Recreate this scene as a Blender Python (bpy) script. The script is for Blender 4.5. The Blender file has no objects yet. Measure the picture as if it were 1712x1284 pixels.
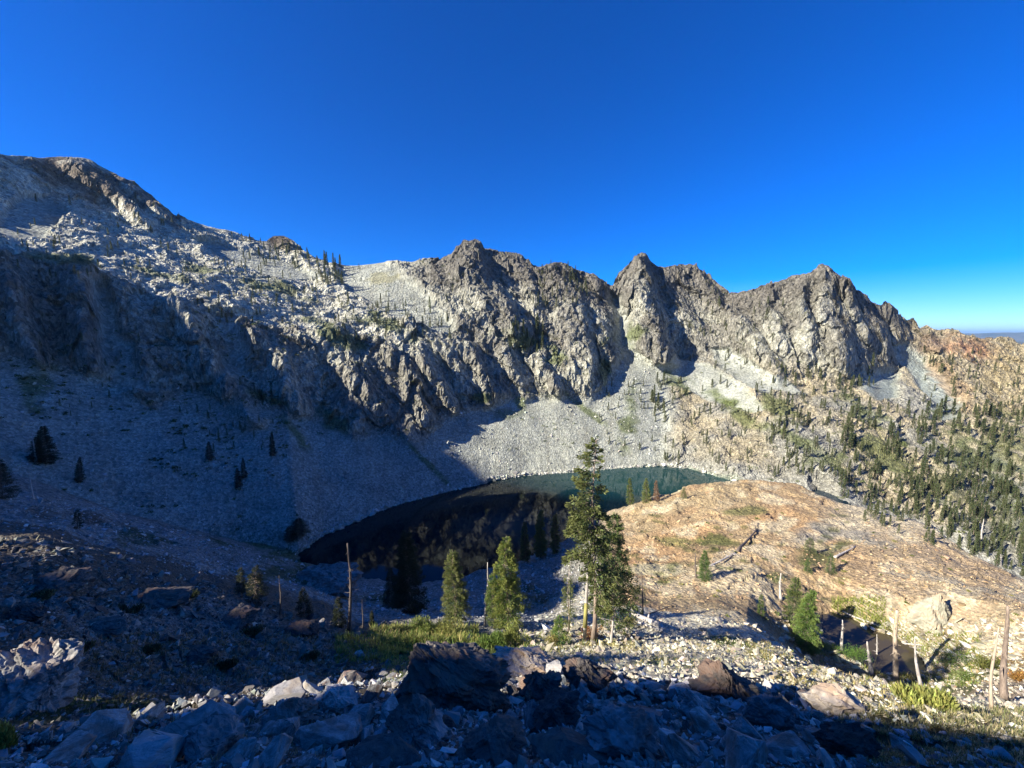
import bpy, math, random
import numpy as np
from mathutils import Vector, Matrix, Euler
R = math.radians
rng = np.random.default_rng(7)
random.seed(7)
scene = bpy.context.scene

# ---------------------------------------------------------------- camera, sky, sun, exposure
FPX, CX, CY, PITCH = 643.0, 856.0, 642.0, R(7.3)
SUN_AZ, SUN_EL = -112.0, 30.0            # degrees; azimuth from +Y towards +X
cd = bpy.data.cameras.new('camera'); cam = bpy.data.objects.new('camera', cd)
scene.collection.objects.link(cam); scene.camera = cam
cd.sensor_width = 36; cd.lens = FPX / 1712 * 36
cd.clip_start = 0.1; cd.clip_end = 80000
cam.location = (0, 0, 0); cam.rotation_euler = (math.pi/2 - PITCH, 0, 0)

world = bpy.data.worlds.new('World'); scene.world = world; world.use_nodes = True
wn = world.node_tree; wn.nodes.clear()
sky = wn.nodes.new('ShaderNodeTexSky'); sky.sky_type = 'NISHITA'; sky.sun_disc = False
sky.sun_elevation = R(SUN_EL); sky.sun_rotation = R(SUN_AZ)
sky.altitude = 2200; sky.air_density = 1.0; sky.dust_density = 0.05; sky.ozone_density = 10.0
hsv = wn.nodes.new('ShaderNodeHueSaturation'); hsv.inputs['Saturation'].default_value = 1.24; hsv.inputs['Hue'].default_value = 0.514
bg = wn.nodes.new('ShaderNodeBackground'); bg.inputs['Strength'].default_value = 0.081
wo = wn.nodes.new('ShaderNodeOutputWorld')
wn.links.new(sky.outputs[0], hsv.inputs['Color']); wn.links.new(hsv.outputs[0], bg.inputs[0]); wn.links.new(bg.outputs[0], wo.inputs[0])

sd = bpy.data.lights.new('sun', 'SUN'); sd.energy = 5.0; sd.angle = R(0.5); sd.color = (1.0, 0.91, 0.78)
sun = bpy.data.objects.new('sun', sd); scene.collection.objects.link(sun)
SH = np.array([math.sin(R(SUN_AZ)), math.cos(R(SUN_AZ))])           # horizontal direction towards the sun
TANEL = math.tan(R(SUN_EL))
sdir = Vector((SH[0]*math.cos(R(SUN_EL)), SH[1]*math.cos(R(SUN_EL)), math.sin(R(SUN_EL))))
sun.rotation_euler = sdir.to_track_quat('Z', 'Y').to_euler()
scene.view_settings.view_transform = 'Standard'; scene.view_settings.look = 'None'
scene.view_settings.exposure = 1.42; scene.view_settings.gamma = 1.0
# ---------------------------------------------------------------- noise
_P = rng.permutation(256); _P = np.concatenate([_P, _P]).astype(np.int32)
_G = rng.normal(size=(256, 3)); _G /= np.linalg.norm(_G, axis=1)[:, None]; _G = _G.astype(np.float32)
def noise3(x, y, z):
    xi = np.floor(x).astype(np.int32); yi = np.floor(y).astype(np.int32); zi = np.floor(z).astype(np.int32)
    xf = (x - xi).astype(np.float32); yf = (y - yi).astype(np.float32); zf = (z - zi).astype(np.float32)
    u = xf*xf*xf*(xf*(xf*6-15)+10); v = yf*yf*yf*(yf*(yf*6-15)+10); w = zf*zf*zf*(zf*(zf*6-15)+10)
    out = 0
    for dz in (0, 1):
        pz = _P[(zi+dz) & 255]
        for dy in (0, 1):
            pyz = _P[pz + ((yi+dy) & 255)]
            for dx in (0, 1):
                g = _G[_P[pyz + ((xi+dx) & 255)]]
                d = g[..., 0]*(xf-dx) + g[..., 1]*(yf-dy) + g[..., 2]*(zf-dz)
                out = out + d*(u if dx else 1-u)*(v if dy else 1-v)*(w if dz else 1-w)
    return out*1.6
def fbm(x, y, z, octv=4, gain=.5):
    a, s, o = 1.0, 1.0, 0
    for i in range(octv):
        o = o + a*noise3(x*s+i*17.3, y*s-i*9.1, z*s+i*5.7); a *= gain; s *= 2.03
    return o
def sstep(a, b, x):
    t = np.clip((x-a)/(b-a), 0, 1); return t*t*(3-2*t)

def facet(x, y, z, seed=0):
    """jointed rock: every cell of a jittered lattice gets its own tilted plane; returns the offset of the cell a point lies in"""
    xi, yi, zi = np.floor(x).astype(np.int32), np.floor(y).astype(np.int32), np.floor(z).astype(np.int32)
    best = np.full(x.shape, 1e9, np.float32); out = np.zeros(x.shape, np.float32)
    for dx in (-1, 0, 1):
        for dy in (-1, 0, 1):
            for dz in (-1, 0, 1):
                h = _P[_P[_P[(xi+dx+seed) & 255]+((yi+dy) & 255)]+((zi+dz) & 255)]; g = _G[h]; g2 = _G[_P[h+7]]
                px = x-(xi+dx+.5+.5*g[..., 0]); py = y-(yi+dy+.5+.5*g[..., 1]); pz = z-(zi+dz+.5+.5*g[..., 2])
                d = px*px+py*py+pz*pz; m = d < best
                best = np.where(m, d, best); out = np.where(m, .5*g2[..., 2]+1.1*(g2[..., 0]*px+g2[..., 1]*py+g2[..., 2]*pz), out)
    return out

# ---------------------------------------------------------------- the lie of the land, as surveyed lines across the view
SP, CP = math.sin(PITCH), math.cos(PITCH)
def ray(x, y):
    u = (x-CX)/FPX; v = (y-CY)/FPX
    return u, CP - v*SP, -(v*CP + SP)
def azt(x, y):                      # azimuth and downward tangent of a pixel's ray
    X, Y, Z = ray(x, y); h = math.hypot(X, Y)
    return math.atan2(X, Y), -Z/h
LAKE = -100.0
NC = 1360
tx = (np.arange(NC)/(NC-1)*1.12 - .06)*1712
az_main = np.arctan((tx-CX)/(FPX*0.955))
az_l = np.linspace(R(-112), az_main[0], 130)[:-1]; az_r = np.linspace(az_main[-1], R(115), 80)[1:]
AZ = np.concatenate([az_l, az_main, az_r]); NAZ = len(AZ)

LN = {}
def line(name, pts, prev=None, sm=0):
    """pts: (px, py, d) | (px, py, 'z', height) | (px, py, 's', slope from the previous line)"""
    a, r, z = [], [], []
    for p in pts:
        az, T = azt(p[0], p[1])
        if p[2] == 'z': zz = p[3]; d = -zz/T
        elif p[2] == 's':
            rp = np.interp(az, AZ, LN[prev][0]); zp = np.interp(az, AZ, LN[prev][1])
            d = (p[3]*rp - zp)/(p[3]+T); zz = -T*d
        elif p[2] == 'a': d = p[3]; zz = p[4]
        else: d = p[2]; zz = -T*d
        a.append(az); r.append(d); z.append(zz)
    o = np.argsort(a); a = np.array(a)[o]; r = np.array(r)[o]; z = np.array(z)[o]
    LN[name] = [np.exp(np.interp(AZ, a, np.log(r))), np.interp(AZ, a, z)]
def S(pts, s): return [(x, y, 's', s) for x, y in pts]
line('A', [(-300, 1300, 'a', .06, -1.72), (2000, 1300, 'a', .06, -1.72)])
line('B', [(0, 1300, 5.2), (300, 1300, 4.0), (600, 1300, 3.3), (856, 1300, 3.1), (1100, 1300, 3.2), (1400, 1300, 4.0), (1712, 1300, 5.2)])
line('C', [(-60, 1245, 7.6), (0, 1240, 7.6), (100, 1232, 7.4), (200, 1212, 7.2), (300, 1190, 7.5), (430, 1158, 8), (480, 1150, 8), (560, 1143, 8), (640, 1128, 8), (700, 1120, 8),
           (850, 1150, 7.8), (900, 1145, 8), (1000, 1130, 8.5), (1100, 1145, 8.5), (1210, 1140, 9), (1290, 1155, 9), (1400, 1185, 9.5), (1500, 1205, 10.5), (1712, 1238, 13)])
line('D', [(-60, 1235, 10), (0, 1230, 10), (100, 1215, 10.5), (200, 1205, 11), (300, 1195, 12), (430, 1175, 13), (480, 1170, 13.5), (560, 1160, 14), (640, 1145, 15), (700, 1140, 15),
           (850, 1150, 14), (900, 1145, 14), (1000, 1135, 14), (1100, 1140, 13.5), (1210, 1140, 13), (1290, 1145, 13), (1400, 1175, 12.5), (1500, 1195, 13), (1712, 1230, 15)])
line('E', [(-60, 1200, 16), (0, 1195, 16), (100, 1180, 18), (200, 1170, 20), (300, 1150, 22), (430, 1125, 25), (600, 1105, 27), (700, 1095, 28), (850, 1098, 28), (1000, 1100, 27),
           (1100, 1108, 26), (1210, 1115, 24), (1300, 1130, 22), (1400, 1160, 20), (1500, 1180, 18.5), (1712, 1215, 19)])
line('F', [(-60, 905, 60), (0, 898, 60), (100, 905, 58), (200, 930, 56), (300, 958, 53), (400, 985, 49), (500, 1022, 45), (600, 1050, 42), (700, 1045, 42), (800, 1050, 42), (900, 1050, 43),
           (1000, 1042, 45), (1060, 1045, 46), (1150, 1062, 46), (1300, 1090, 44), (1370, 1117, 42), (1450, 1145, 40), (1550, 1165, 38), (1712, 1200, 34)])
line('G', [(-60, 888, 85), (0, 885, 88), (100, 893, 88), (200, 920, 86), (300, 948, 84), (400, 972, 84), (500, 1005, 82), (600, 1035, 78), (700, 1030, 76), (800, 1032, 74), (900, 1030, 72), (960, 1015, 72),
           (1010, 1000, 74), (1060, 985, 76), (1100, 998, 76), (1200, 1000, 78), (1250, 1020, 75), (1300, 1060, 'a', 74, -51.), (1345, 1090, 'a', 73, -53.5), (1400, 1100, 'a', 74, -56.), (1460, 1110, 'a', 72, -56.), (1550, 1130, 'a', 68, -54.), (1640, 1140, 56), (1712, 1140, 54)])
line('G2', [(-60, 850, 130), (0, 850, 130), (200, 893, 125), (400, 935, 128), (500, 958, 124), (600, 990, 118), (700, 998, 116), (800, 990, 112), (900, 975, 110), (960, 955, 110), (1010, 925, 114),
           (1100, 922, 114), (1200, 905, 118), (1300, 910, 120), (1400, 945, 112), (1500, 980, 106), (1600, 1010, 100), (1712, 1050, 90)])
line('H', [(-60, 785, 180), (0, 800, 178), (100, 830, 172), (200, 866, 170), (300, 893, 170), (400, 918, 168), (500, 948, 'z', -99.5), (600, 972, 'z', -99.5), (700, 984, 'z', -99.5),
           (780, 964, 'z', -99.5), (886, 940, 'z', -99.5), (940, 912, 'z', -97), (975, 890, 'z', -88), (1010, 862, 155), (1060, 845, 158), (1130, 822, 165), (1200, 806, 172), (1250, 803, 178), (1330, 812, 180), (1400, 843, 170), (1470, 858, 168),
           (1550, 882, 160), (1620, 930, 150), (1712, 975, 140)])
J = [(-60, 770, 240), (0, 782, 235), (100, 818, 232), (200, 855, 225), (300, 880, 216), (400, 903, 207), (500, 926, 'z', LAKE), (540, 895, 'z', LAKE), (600, 870, 'z', LAKE), (660, 845, 'z', LAKE), (740, 825, 'z', LAKE), (820, 805, 'z', LAKE),
     (880, 795, 'z', LAKE), (950, 790, 'z', LAKE), (1030, 783, 'z', LAKE), (1100, 779, 'z', LAKE), (1150, 783, 'z', LAKE), (1200, 797, 'z', LAKE), (1240, 808, 'z', LAKE), (1330, 822, 290), (1400, 850, 285), (1500, 878, 305), (1600, 928, 310), (1712, 968, 320)]
line('J', J)
# water bed between near and far shore; hollow behind the dome
rH, zH = LN['H']; rJ, zJ = LN['J']
xr = np.interp(AZ, [R(-27), R(-24)], [0., 1.])
dome = sstep(R(5), R(11), AZ)
rI = rH + (rJ-rH)*(.55*(1-dome) + .22*dome)
zI_l = zH + (zJ-zH)*.55 - 1.5
zI_m = np.full(NAZ, LAKE-7.)
zI_r = np.minimum(zH-25, np.where(AZ > R(30), zJ+3, LAKE-7.))
zI = zI_l*(1-xr) + xr*(zI_m*(1-dome) + zI_r*dome)
LN['I'] = [rI, zI]
rI2 = rH + (rJ-rH)*.8
zI2 = (zH + (zJ-zH)*.8 - 1.)*(1-xr) + xr*np.where(AZ > R(30), zJ-1, LAKE-6.)
LN['I2'] = [rI2, zI2]
K = [(-60, 595, 's', .62), (0, 600, 's', .62), (100, 615, 's', .64), (180, 640, 's', .64), (250, 690, 's', .64), (310, 650, 's', .64), (400, 665, 's', .64), (480, 690, 's', .64), (540, 700, 's', .64), (590, 735, 's', .66),
     (650, 725, 's', .68), (710, 735, 's', .68), (760, 690, 's', .66), (800, 685, 's', .64), (870, 665, 's', .64), (930, 662, 's', .64), (980, 665, 's', .64), (1020, 640, 's', .64), (1060, 600, 's', .64), (1100, 610, 's', .6),
     (1150, 600, 's', .55), (1200, 600, 's', .5), (1260, 620, 's', .45), (1330, 640, 's', .4), (1400, 650, 's', .32), (1450, 640, 's', .29), (1500, 625, 's', .26), (1540, 640, 's', .25), (1600, 700, 's', .24), (1650, 700, 's', .22), (1712, 700, 's', .2), (1780, 700, 's', .2)]
line('K', K, 'J')
line('L', [(-60, 440, 's', 1.25), (0, 440, 's', 1.25), (130, 460, 's', 1.25), (250, 500, 's', 1.07), (330, 510, 's', 1.2), (420, 540, 's', 1.1), (550, 565, 's', .95), (620, 570, 's', .95), (700, 585, 's', 1.15),
     (800, 580, 's', 1.31), (860, 570, 's', 1.31), (900, 580, 's', 1.31), (960, 575, 's', 1.31), (1000, 570, 's', 1.23), (1040, 545, 's', .9), (1070, 545, 's', 1.31), (1100, 540, 's', 1.31), (1160, 530, 's', 1.23), (1200, 545, 's', 1.07),
     (1260, 570, 's', 1.2), (1330, 565, 's', 1.07), (1400, 565, 's', 1.23), (1450, 565, 's', 1.07), (1500, 580, 's', .6), (1550, 600, 's', .4), (1600, 640, 's', .3), (1712, 640, 's', .26), (1780, 640, 's', .26)], 'K')
line('M', [(-60, 335, 's', .42), (0, 340, 's', .42), (100, 340, 's', .42), (200, 370, 's', .42), (300, 420, 's', .4), (400, 445, 's', .4), (500, 470, 's', .42), (560, 480, 's', .45), (650, 490, 's', .6), (720, 500, 's', .7),
     (780, 480, 's', .95), (860, 490, 's', 0.85), (900, 515, 's', 0.85), (960, 500, 's', 0.94), (1000, 510, 's', 0.85), (1030, 510, 's', .8), (1070, 480, 's', 1.53), (1110, 485, 's', 1.27), (1160, 480, 's', 1.02), (1200, 510, 's', .9),
     (1260, 520, 's', .9), (1330, 505, 's', 1.10), (1375, 500, 's', 1.36), (1420, 510, 's', 1.10), (1480, 550, 's', .8), (1520, 572, 's', .5), (1600, 600, 's', .4), (1712, 605, 's', .3), (1780, 605, 's', .3)], 'L')
SKY = [(-200, 300), (-60, 262), (0, 258), (30, 263), (60, 266), (100, 266), (130, 265), (150, 268), (165, 278), (190, 290), (210, 302), (225, 305), (240, 318), (262, 335), (290, 360), (330, 374), (350, 382), (380, 388), (410, 398), (445, 404), (462, 395), (475, 396), (490, 404), (510, 424), (535, 437),
     (560, 444), (600, 444), (650, 438), (690, 437), (735, 434), (755, 424), (768, 416), (777, 408), (790, 413), (815, 420), (850, 430), (880, 443), (900, 452), (925, 450), (950, 449), (980, 459), (1000, 470), (1024, 480), (1034, 463), (1050, 446), (1070, 427), (1080, 428), (1086, 437), (1100, 446),
     (1125, 452), (1160, 450), (1190, 472), (1220, 496), (1236, 496), (1280, 480), (1300, 474), (1320, 464), (1338, 462), (1352, 460), (1365, 452), (1375, 448), (1386, 453), (1400, 466), (1420, 476), (1440, 492), (1470, 517), (1490, 521), (1505, 530), (1514, 542), (1526, 538), (1537, 551), (1549, 546),
     (1562, 553), (1600, 556), (1640, 567), (1675, 574), (1695, 577), (1712, 586), (1780, 610)]
def slN(x):
    return float(np.interp(x, [0, 200, 300, 500, 720, 777, 850, 950, 1024, 1050, 1090, 1160, 1230, 1300, 1375, 1450, 1510, 1600, 1712], [.85, .85, .55, .5, .6, .9, 1., .9, .7, 1.45, 1.35, 1.1, .85, 1.1, 1.5, 1.2, .8, .5, .35]))
line('N', [(x, y, 's', slN(x)) for x, y in SKY], 'M')
rN, zN = LN['N']
LN['O'] = [rN*1.04+14, zN-22-.01*rN]
LN['P'] = [rN*1.9+80, zN*.2-330]
ORDER = ['A', 'B', 'C', 'D', 'E', 'F', 'G', 'G2', 'H', 'I', 'I2', 'J', 'K', 'L', 'M', 'N', 'O', 'P']
CNT =   [24, 120, 16, 34, 150, 40, 80, 80, 14, 10, 8, 190, 150, 110, 90, 12, 10]
for a_, b_ in zip(ORDER[:-1], ORDER[1:]):           # never let a line fall behind the one in front
    LN[b_][0] = np.maximum(LN[b_][0], LN[a_][0]*1.004)
rows_r, rows_z, seg = [], [], []
for i, (a_, b_) in enumerate(zip(ORDER[:-1], ORDER[1:])):
    n = CNT[i]; r0, z0 = LN[a_]; r1, z1 = LN[b_]
    for k in range(n):
        t = k/n; r = r0*(r1/r0)**t; g = (r-r0)/(r1-r0)
        if b_ in 'KLMN': r = r0+(r1-r0)*t; g = t
        rows_r.append(r); rows_z.append(z0+(z1-z0)*g); seg.append(i+t)
rows_r.append(LN['P'][0]); rows_z.append(LN['P'][1]); seg.append(len(ORDER)-1)
RR = np.array(rows_r); ZZ = np.array(rows_z); SEG = np.array(seg); NR = len(SEG)
sidx = {n: i for i, n in enumerate(ORDER)}
def row_of(name): return int(sum(CNT[:sidx[name]]))
def blur_rows(Aa, w, lo, hi):
    k = np.ones(2*w+1)/(2*w+1); out = Aa.copy()
    c = np.cumsum(np.vstack([np.zeros((1, Aa.shape[1])), Aa]), axis=0)
    for i in range(lo+w, hi-w): out[i] = (c[i+w+1]-c[i-w])/(2*w+1)
    return out
for w, lo, hi in ((9, row_of('D')+2, row_of('H')-2), (14, row_of('J')+3, row_of('N')-4)):
    for _ in range(2): RR = blur_rows(RR, w, lo, hi); ZZ = blur_rows(ZZ, w, lo, hi)
for w, lo, hi in ((5, row_of('B')-10, row_of('C')-2),):
    RR = blur_rows(RR, w, lo, hi); ZZ = blur_rows(ZZ, w, lo, hi)
sA = np.sin(AZ)[None, :]; cA = np.cos(AZ)[None, :]
def project(X, Y, Z):
    f = Y*CP - Z*SP; v = (-Z*CP - Y*SP)/np.maximum(f, 1e-3)
    return CX + FPX*X/np.maximum(f, 1e-3), CY + FPX*v
PX, PY = project(RR*sA, RR*cA, ZZ)                    # where each base point lies as seen from the camera
SG = np.broadcast_to(SEG[:, None], RR.shape)
# ---- ribs and gullies of the rock walls: crest polyline, half widths left / right, how far it stands out
RIBS = [([(1070, 430), (1078, 500), (1095, 560), (1115, 605)], 62, 26, 26), ([(1165, 455), (1215, 520), (1262, 575), (1300, 632)], 46, 24, 16),
 ([(1298, 474), (1288, 520), (1308, 585)], 34, 18, 12), ([(1375, 450), (1384, 500), (1402, 560), (1422, 615)], 36, 18, 16), ([(1338, 464), (1346, 530), (1352, 600)], 28, 18, 12),
 ([(1410, 478), (1446, 540), (1484, 596)], 30, 22, 16), ([(1488, 524), (1500, 560), (1512, 590)], 22, 20, 12), ([(777, 412), (806, 465), (842, 520), (866, 562)], 75, 26, 17),
 ([(850, 434), (886, 480), (905, 540)], 26, 22, 10), ([(925, 452), (955, 500), (975, 560), (990, 640)], 60, 30, 14), ([(1000, 475), (1015, 520), (1018, 600)], 20, 20, 8),
 ([(655, 590), (695, 640), (712, 700)], 26, 18, 7), ([(700, 600), (740, 640), (752, 676)], 30, 14, 10), ([(790, 590), (806, 640), (815, 672)], 26, 16, 9), ([(850, 590), (868, 630), (880, 660)], 28, 14, 9),
 ([(905, 600), (925, 640), (935, 662)], 24, 14, 8), ([(960, 600), (975, 640), (985, 662)], 22, 16, 8), ([(1130, 520), (1122, 560), (1132, 600)], 14, 14, 6),
 ([(290, 500), (330, 570), (380, 650), (420, 700)], 50, 40, 16), ([(560, 560), (600, 630), (660, 700), (700, 740)], 55, 26, 9), ([(140, 470), (150, 560), (165, 620)], 55, 34, 13),
 ([(430, 560), (470, 620), (500, 680)], 34, 26, 10), ([(210, 305), (260, 350), (300, 375)], 30, 22, 14), ([(120, 268), (175, 320), (250, 380)], 50, 25, 20), ([(470, 398), (500, 440), (560, 480)], 30, 16, 10),
 ([(20, 480), (40, 560), (60, 610)], 40, 30, 10), ([(1545, 548), (1560, 580), (1570, 600)], 16, 14, 8), ([(1600, 580), (1640, 640), (1660, 700)], 40, 30, 8), ([(1240, 640), (1330, 720), (1400, 790)], 60, 40, 10),
 ([(1120, 680), (1190, 740), (1230, 800)], 60, 40, 7), ([(1440, 640), (1520, 730), (1600, 820)], 50, 30, 12)]
disp = np.zeros_like(RR)
c0 = int(np.searchsorted(AZ, R(-62)))
sl = (slice(row_of('J'), row_of('N')+1), slice(c0, NAZ))
wob = 14*noise3(RR[sl]*sA[:, c0:]/38, RR[sl]*cA[:, c0:]/38, ZZ[sl]/38) + 5*noise3(RR[sl]*sA[:, c0:]/13, RR[sl]*cA[:, c0:]/13, ZZ[sl]/13)
dsub = np.zeros(PX[sl].shape)
for poly, wl, wr, amp in RIBS:
    xs = [p[0] for p in poly]; ys = [p[1] for p in poly]
    xc = np.interp(PY[sl], ys, xs); s = (PX[sl]-xc) + wob
    prof = np.where(s < 0, sstep(-wl, 0, s), 1-sstep(0, wr, s))
    end = sstep(ys[0]-25, ys[0]+15, PY[sl])*(1-sstep(ys[-1]-12, ys[-1]+26, PY[sl]))
    dsub = np.maximum(dsub, amp*prof*end) if amp < 9 else dsub + amp*prof*end
disp[sl] = -dsub*1.05*(1 - .9*sstep(sidx['N']-.4, sidx['N'], SG[sl]))
RR = RR + disp
# ---- zones
cliff = sstep(sidx['K']-.06, sidx['K']+.05, SG)*(1-sstep(sidx['N']+.3, sidx['N']+1, SG))
rocky_ridge = sstep(1090, 1160, PX)*sstep(sidx['J'], sidx['J']+.12, SG)*(1-sstep(sidx['N']+.3, sidx['N']+1, SG))
fan = np.zeros_like(RR)             # screes lying inside the wall zone
def in_fan(poly, soft=9):
    """soft membership of a fan whose outline is polyline pixel pairs left / right by height"""
    ys = [p[0] for p in poly]; l = np.interp(PY, ys, [p[1] for p in poly]); r = np.interp(PY, ys, [p[2] for p in poly])
    j = 7*_wn
    return sstep(-soft, soft, PX-l+j)*sstep(-soft, soft, r-PX+j)*((PY > ys[0]) & (PY < ys[-1]))
_wn = fbm(RR*sA/22, RR*cA/22, ZZ/22, 3)
for poly in ([(600, 1105, 1130), (612, 1090, 1180), (640, 1130, 1235), (668, 1190, 1262), (690, 1250, 1290)], [(585, 1190, 1215), (610, 1200, 1260), (640, 1230, 1320), (660, 1290, 1350)],
             [(578, 1490, 1510), (600, 1498, 1540), (640, 1530, 1585), (680, 1560, 1612), (712, 1560, 1600)], [(625, 1440, 1500), (650, 1440, 1495), (672, 1470, 1500)],
             [(500, 1021, 1034), (540, 1026, 1048), (580, 1032, 1064), (600, 1035, 1085), (660, 1000, 1110), (720, 960, 1120)], [(430, 580, 640), (470, 560, 680), (510, 620, 735), (540, 690, 755), (560, 730, 760)],
             [(405, 320, 350), (440, 380, 470), (470, 460, 560)], [(330, 40, 80), (360, 0, 120), (400, -20, 60)], [(530, 355, 390), (600, 380, 420), (640, 350, 420)], [(480, 155, 180), (600, 170, 220), (660, 120, 260)]):
    fan = np.maximum(fan, in_fan(poly))
fan *= (SG > sidx['J'])
scree = np.maximum(fan, sstep(sidx['J']-.02, sidx['J']+.02, SG)*(1-sstep(sidx['K']-.06, sidx['K']+.02, SG))*(1-sstep(1105, 1135, PX+10*_wn)))
rough = np.clip(np.maximum(cliff*(1-.93*fan), rocky_ridge*.6*(1-.93*fan)), 0, 1)
bench = cliff*sstep(430, 640, 740-PX*.1)*(SG > sidx['L'])*(1-sstep(600, 720, PX)); rough *= 1-.45*np.clip(bench, 0, 1)
near = 1-sstep(sidx['H'], sidx['H']+.5, SG)
domez = near*sstep(980, 1060, PX)*(SG > sidx['F'])
# ---- relief: octaves scaled to distance, added along the normal of each column's profile
dr = np.gradient(RR, axis=0); dz = np.gradient(ZZ, axis=0); ln = np.hypot(dr, dz)+1e-9
nr, nz = -dz/ln, dr/ln
vf = .25 + .75*np.abs(nr)
amp_h = np.zeros_like(RR)
XX = RR*sA; YY = RR*cA
lam = 70.0; k = 0
micro = np.zeros_like(RR)
while lam > .09:
    wl = sstep(.0022, .005, lam/RR)*(1-sstep(.12, .3, lam/RR))
    m = wl > .01
    if m.any():
        x, y, z = XX[m]/lam, YY[m]/lam, ZZ[m]/lam
        n1 = noise3(x+k*7.7, y, z*.55)
        rg = (1-2.2*np.abs(n1))            # ridged
        rgh = rough[m]; nn = near[m]; sc = scree[m]
        a = rgh*((.15 if lam > 18 else .20 if lam > 6 else .26)*rg) + (1-rgh)*(1-nn)*.055*n1*1.3 + nn*(.085*rg + .06*n1)
        a = a*(1 - .45*domez[m]*(lam > 4))
        amp_h[m] += a*lam*wl[m]*.62
        if lam < 9: micro[m] += rg*wl[m]*(.5+.5*rgh)
    lam /= 1.9; k += 1
left_near = near*(SG > sidx['D'])*(SG < sidx['G'])*sstep(700, 560, PX)
amp_h += left_near*np.minimum(RR/45, 1)*(1.5*noise3(XX/11, YY/11, ZZ*0)+.9*(.5-np.abs(noise3(XX/5, YY/5, ZZ*0+4))))
for lam, wz, am, sd_, wn_ in ((24., .6, .15, 1, 0), (10.5, .55, .20, 2, 0), (4.6, .6, .22, 3, 0), (7., 1.6, .05, 4, 1), (2.6, 1.6, .09, 5, 1), (.8, 1.5, .12, 6, 2)):
    if wn_ == 0: wt = rough*(lam/RR > .006)
    elif wn_ == 1: wt = near*(.12+.88*np.maximum(sstep(sidx['G']-.1, sidx['G']+.5, SG), SG < sidx['F']-.4))*(RR > (60 if lam > 3 else 22))*(.5+.8*domez)*(1-.0*rough)
    else: wt = near*(RR > 6)*(RR < 70)
    m = wt > .05
    x, y, z = XX[m], YY[m], ZZ[m]; w_ = 2.2*lam*.12
    x = x+w_*noise3(x/lam*1.7, y/lam*1.7, z/lam*1.7)
    amp_h[m] += wt[m]*am*lam*facet((x*.92+z*.34)/lam, (y*.95-z*.2)/lam, (z*.94-x*.3)*wz/lam, sd_)
amp_h *= np.clip((SG-.0)/.8, .1, 1)
damp = np.ones_like(RR); damp *= 1-(.6-.05*(PX < 500))*np.exp(-((SG-sidx['N'])/np.where(PX < 500, .12, .07))**2)
amp_h *= damp
RR = RR + nr*amp_h; ZZ = ZZ + nz*amp_h
XX = RR*sA; YY = RR*cA
# ---- water bodies: carve the ground under each outline, keep it above water just outside
def shore(pts, level):
    P = []
    for x, y in pts:
        X, Y, Z = ray(x, y); t = level/Z; P.append((X*t, Y*t))
    return np.array(P)
def sdist(poly, x, y):
    d = np.full(x.shape, 1e9); inside = np.zeros(x.shape, bool); n = len(poly)
    for i in range(n):
        ax, ay = poly[i]; bx, by = poly[(i+1) % n]; ex, ey = bx-ax, by-ay
        t = np.clip(((x-ax)*ex+(y-ay)*ey)/(ex*ex+ey*ey+1e-9), 0, 1)
        d = np.minimum(d, np.hypot(x-ax-t*ex, y-ay-t*ey))
        c = ((ay > y) != (by > y)) & (x < (bx-ax)*(y-ay)/(by-ay+1e-12)+ax); inside ^= c
    return np.where(inside, -d, d)
lake_poly = shore([(500, 926), (540, 895), (600, 870), (660, 845), (740, 825), (820, 805), (880, 795), (950, 790), (1030, 783), (1100, 779), (1150, 783), (1200, 797), (1240, 808), (1255, 822),
                   (1210, 850), (1120, 880), (1010, 900), (952, 912), (886, 940), (780, 964), (710, 984), (650, 974), (610, 972), (596, 962), (560, 950), (507, 948)], LAKE)
azp, Tp = azt(1440, 1070); POND = -55.0
pond_poly = shore([(1368, 1032), (1385, 1020), (1420, 1032), (1460, 1052), (1500, 1066), (1535, 1085), (1545, 1110), (1530, 1130), (1480, 1128), (1440, 1112), (1400, 1088), (1375, 1062)], POND)
TARN = -97.0
tarn_poly = shore([(1366, 818), (1395, 828), (1425, 845), (1440, 856), (1400, 862), (1360, 850), (1350, 830)], TARN)
for poly, level, reach, mxup in ((lake_poly, LAKE, 9., 60), (pond_poly, POND, 7., 60), (tarn_poly, TARN, 12., 60)):
    lo = poly.min(0)-reach*3; hi = poly.max(0)+reach*3
    m = (XX > lo[0]) & (XX < hi[0]) & (YY > lo[1]) & (YY < hi[1])
    jit = 1.2*fbm(XX[m]/5, YY[m]/5, 0*XX[m], 3)*(reach/10)
    sdv = sdist(poly, XX[m], YY[m]) + jit
    z = ZZ[m]; bed = level - .25 - np.clip(-sdv, 0, 12)*.45
    up = level + .12 + np.clip(sdv, 0, None)*.10
    dn = np.maximum(level + .2 + np.clip(sdv, 0, None)*.75, up)
    if reach == 9.: z = np.where(sdv < 0, np.minimum(z, bed), np.where(sdv < 14, np.maximum(z, up), z))
    elif reach < 8: z = np.where(sdv < 0, np.minimum(z, bed), np.where(sdv < reach*3, np.clip(z, up, dn), z))
    else: z = np.where(sdv < 0, np.minimum(z, bed), np.where(sdv < 5, np.clip(z, up, dn+1), z))
    ZZ[m] = z
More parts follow.
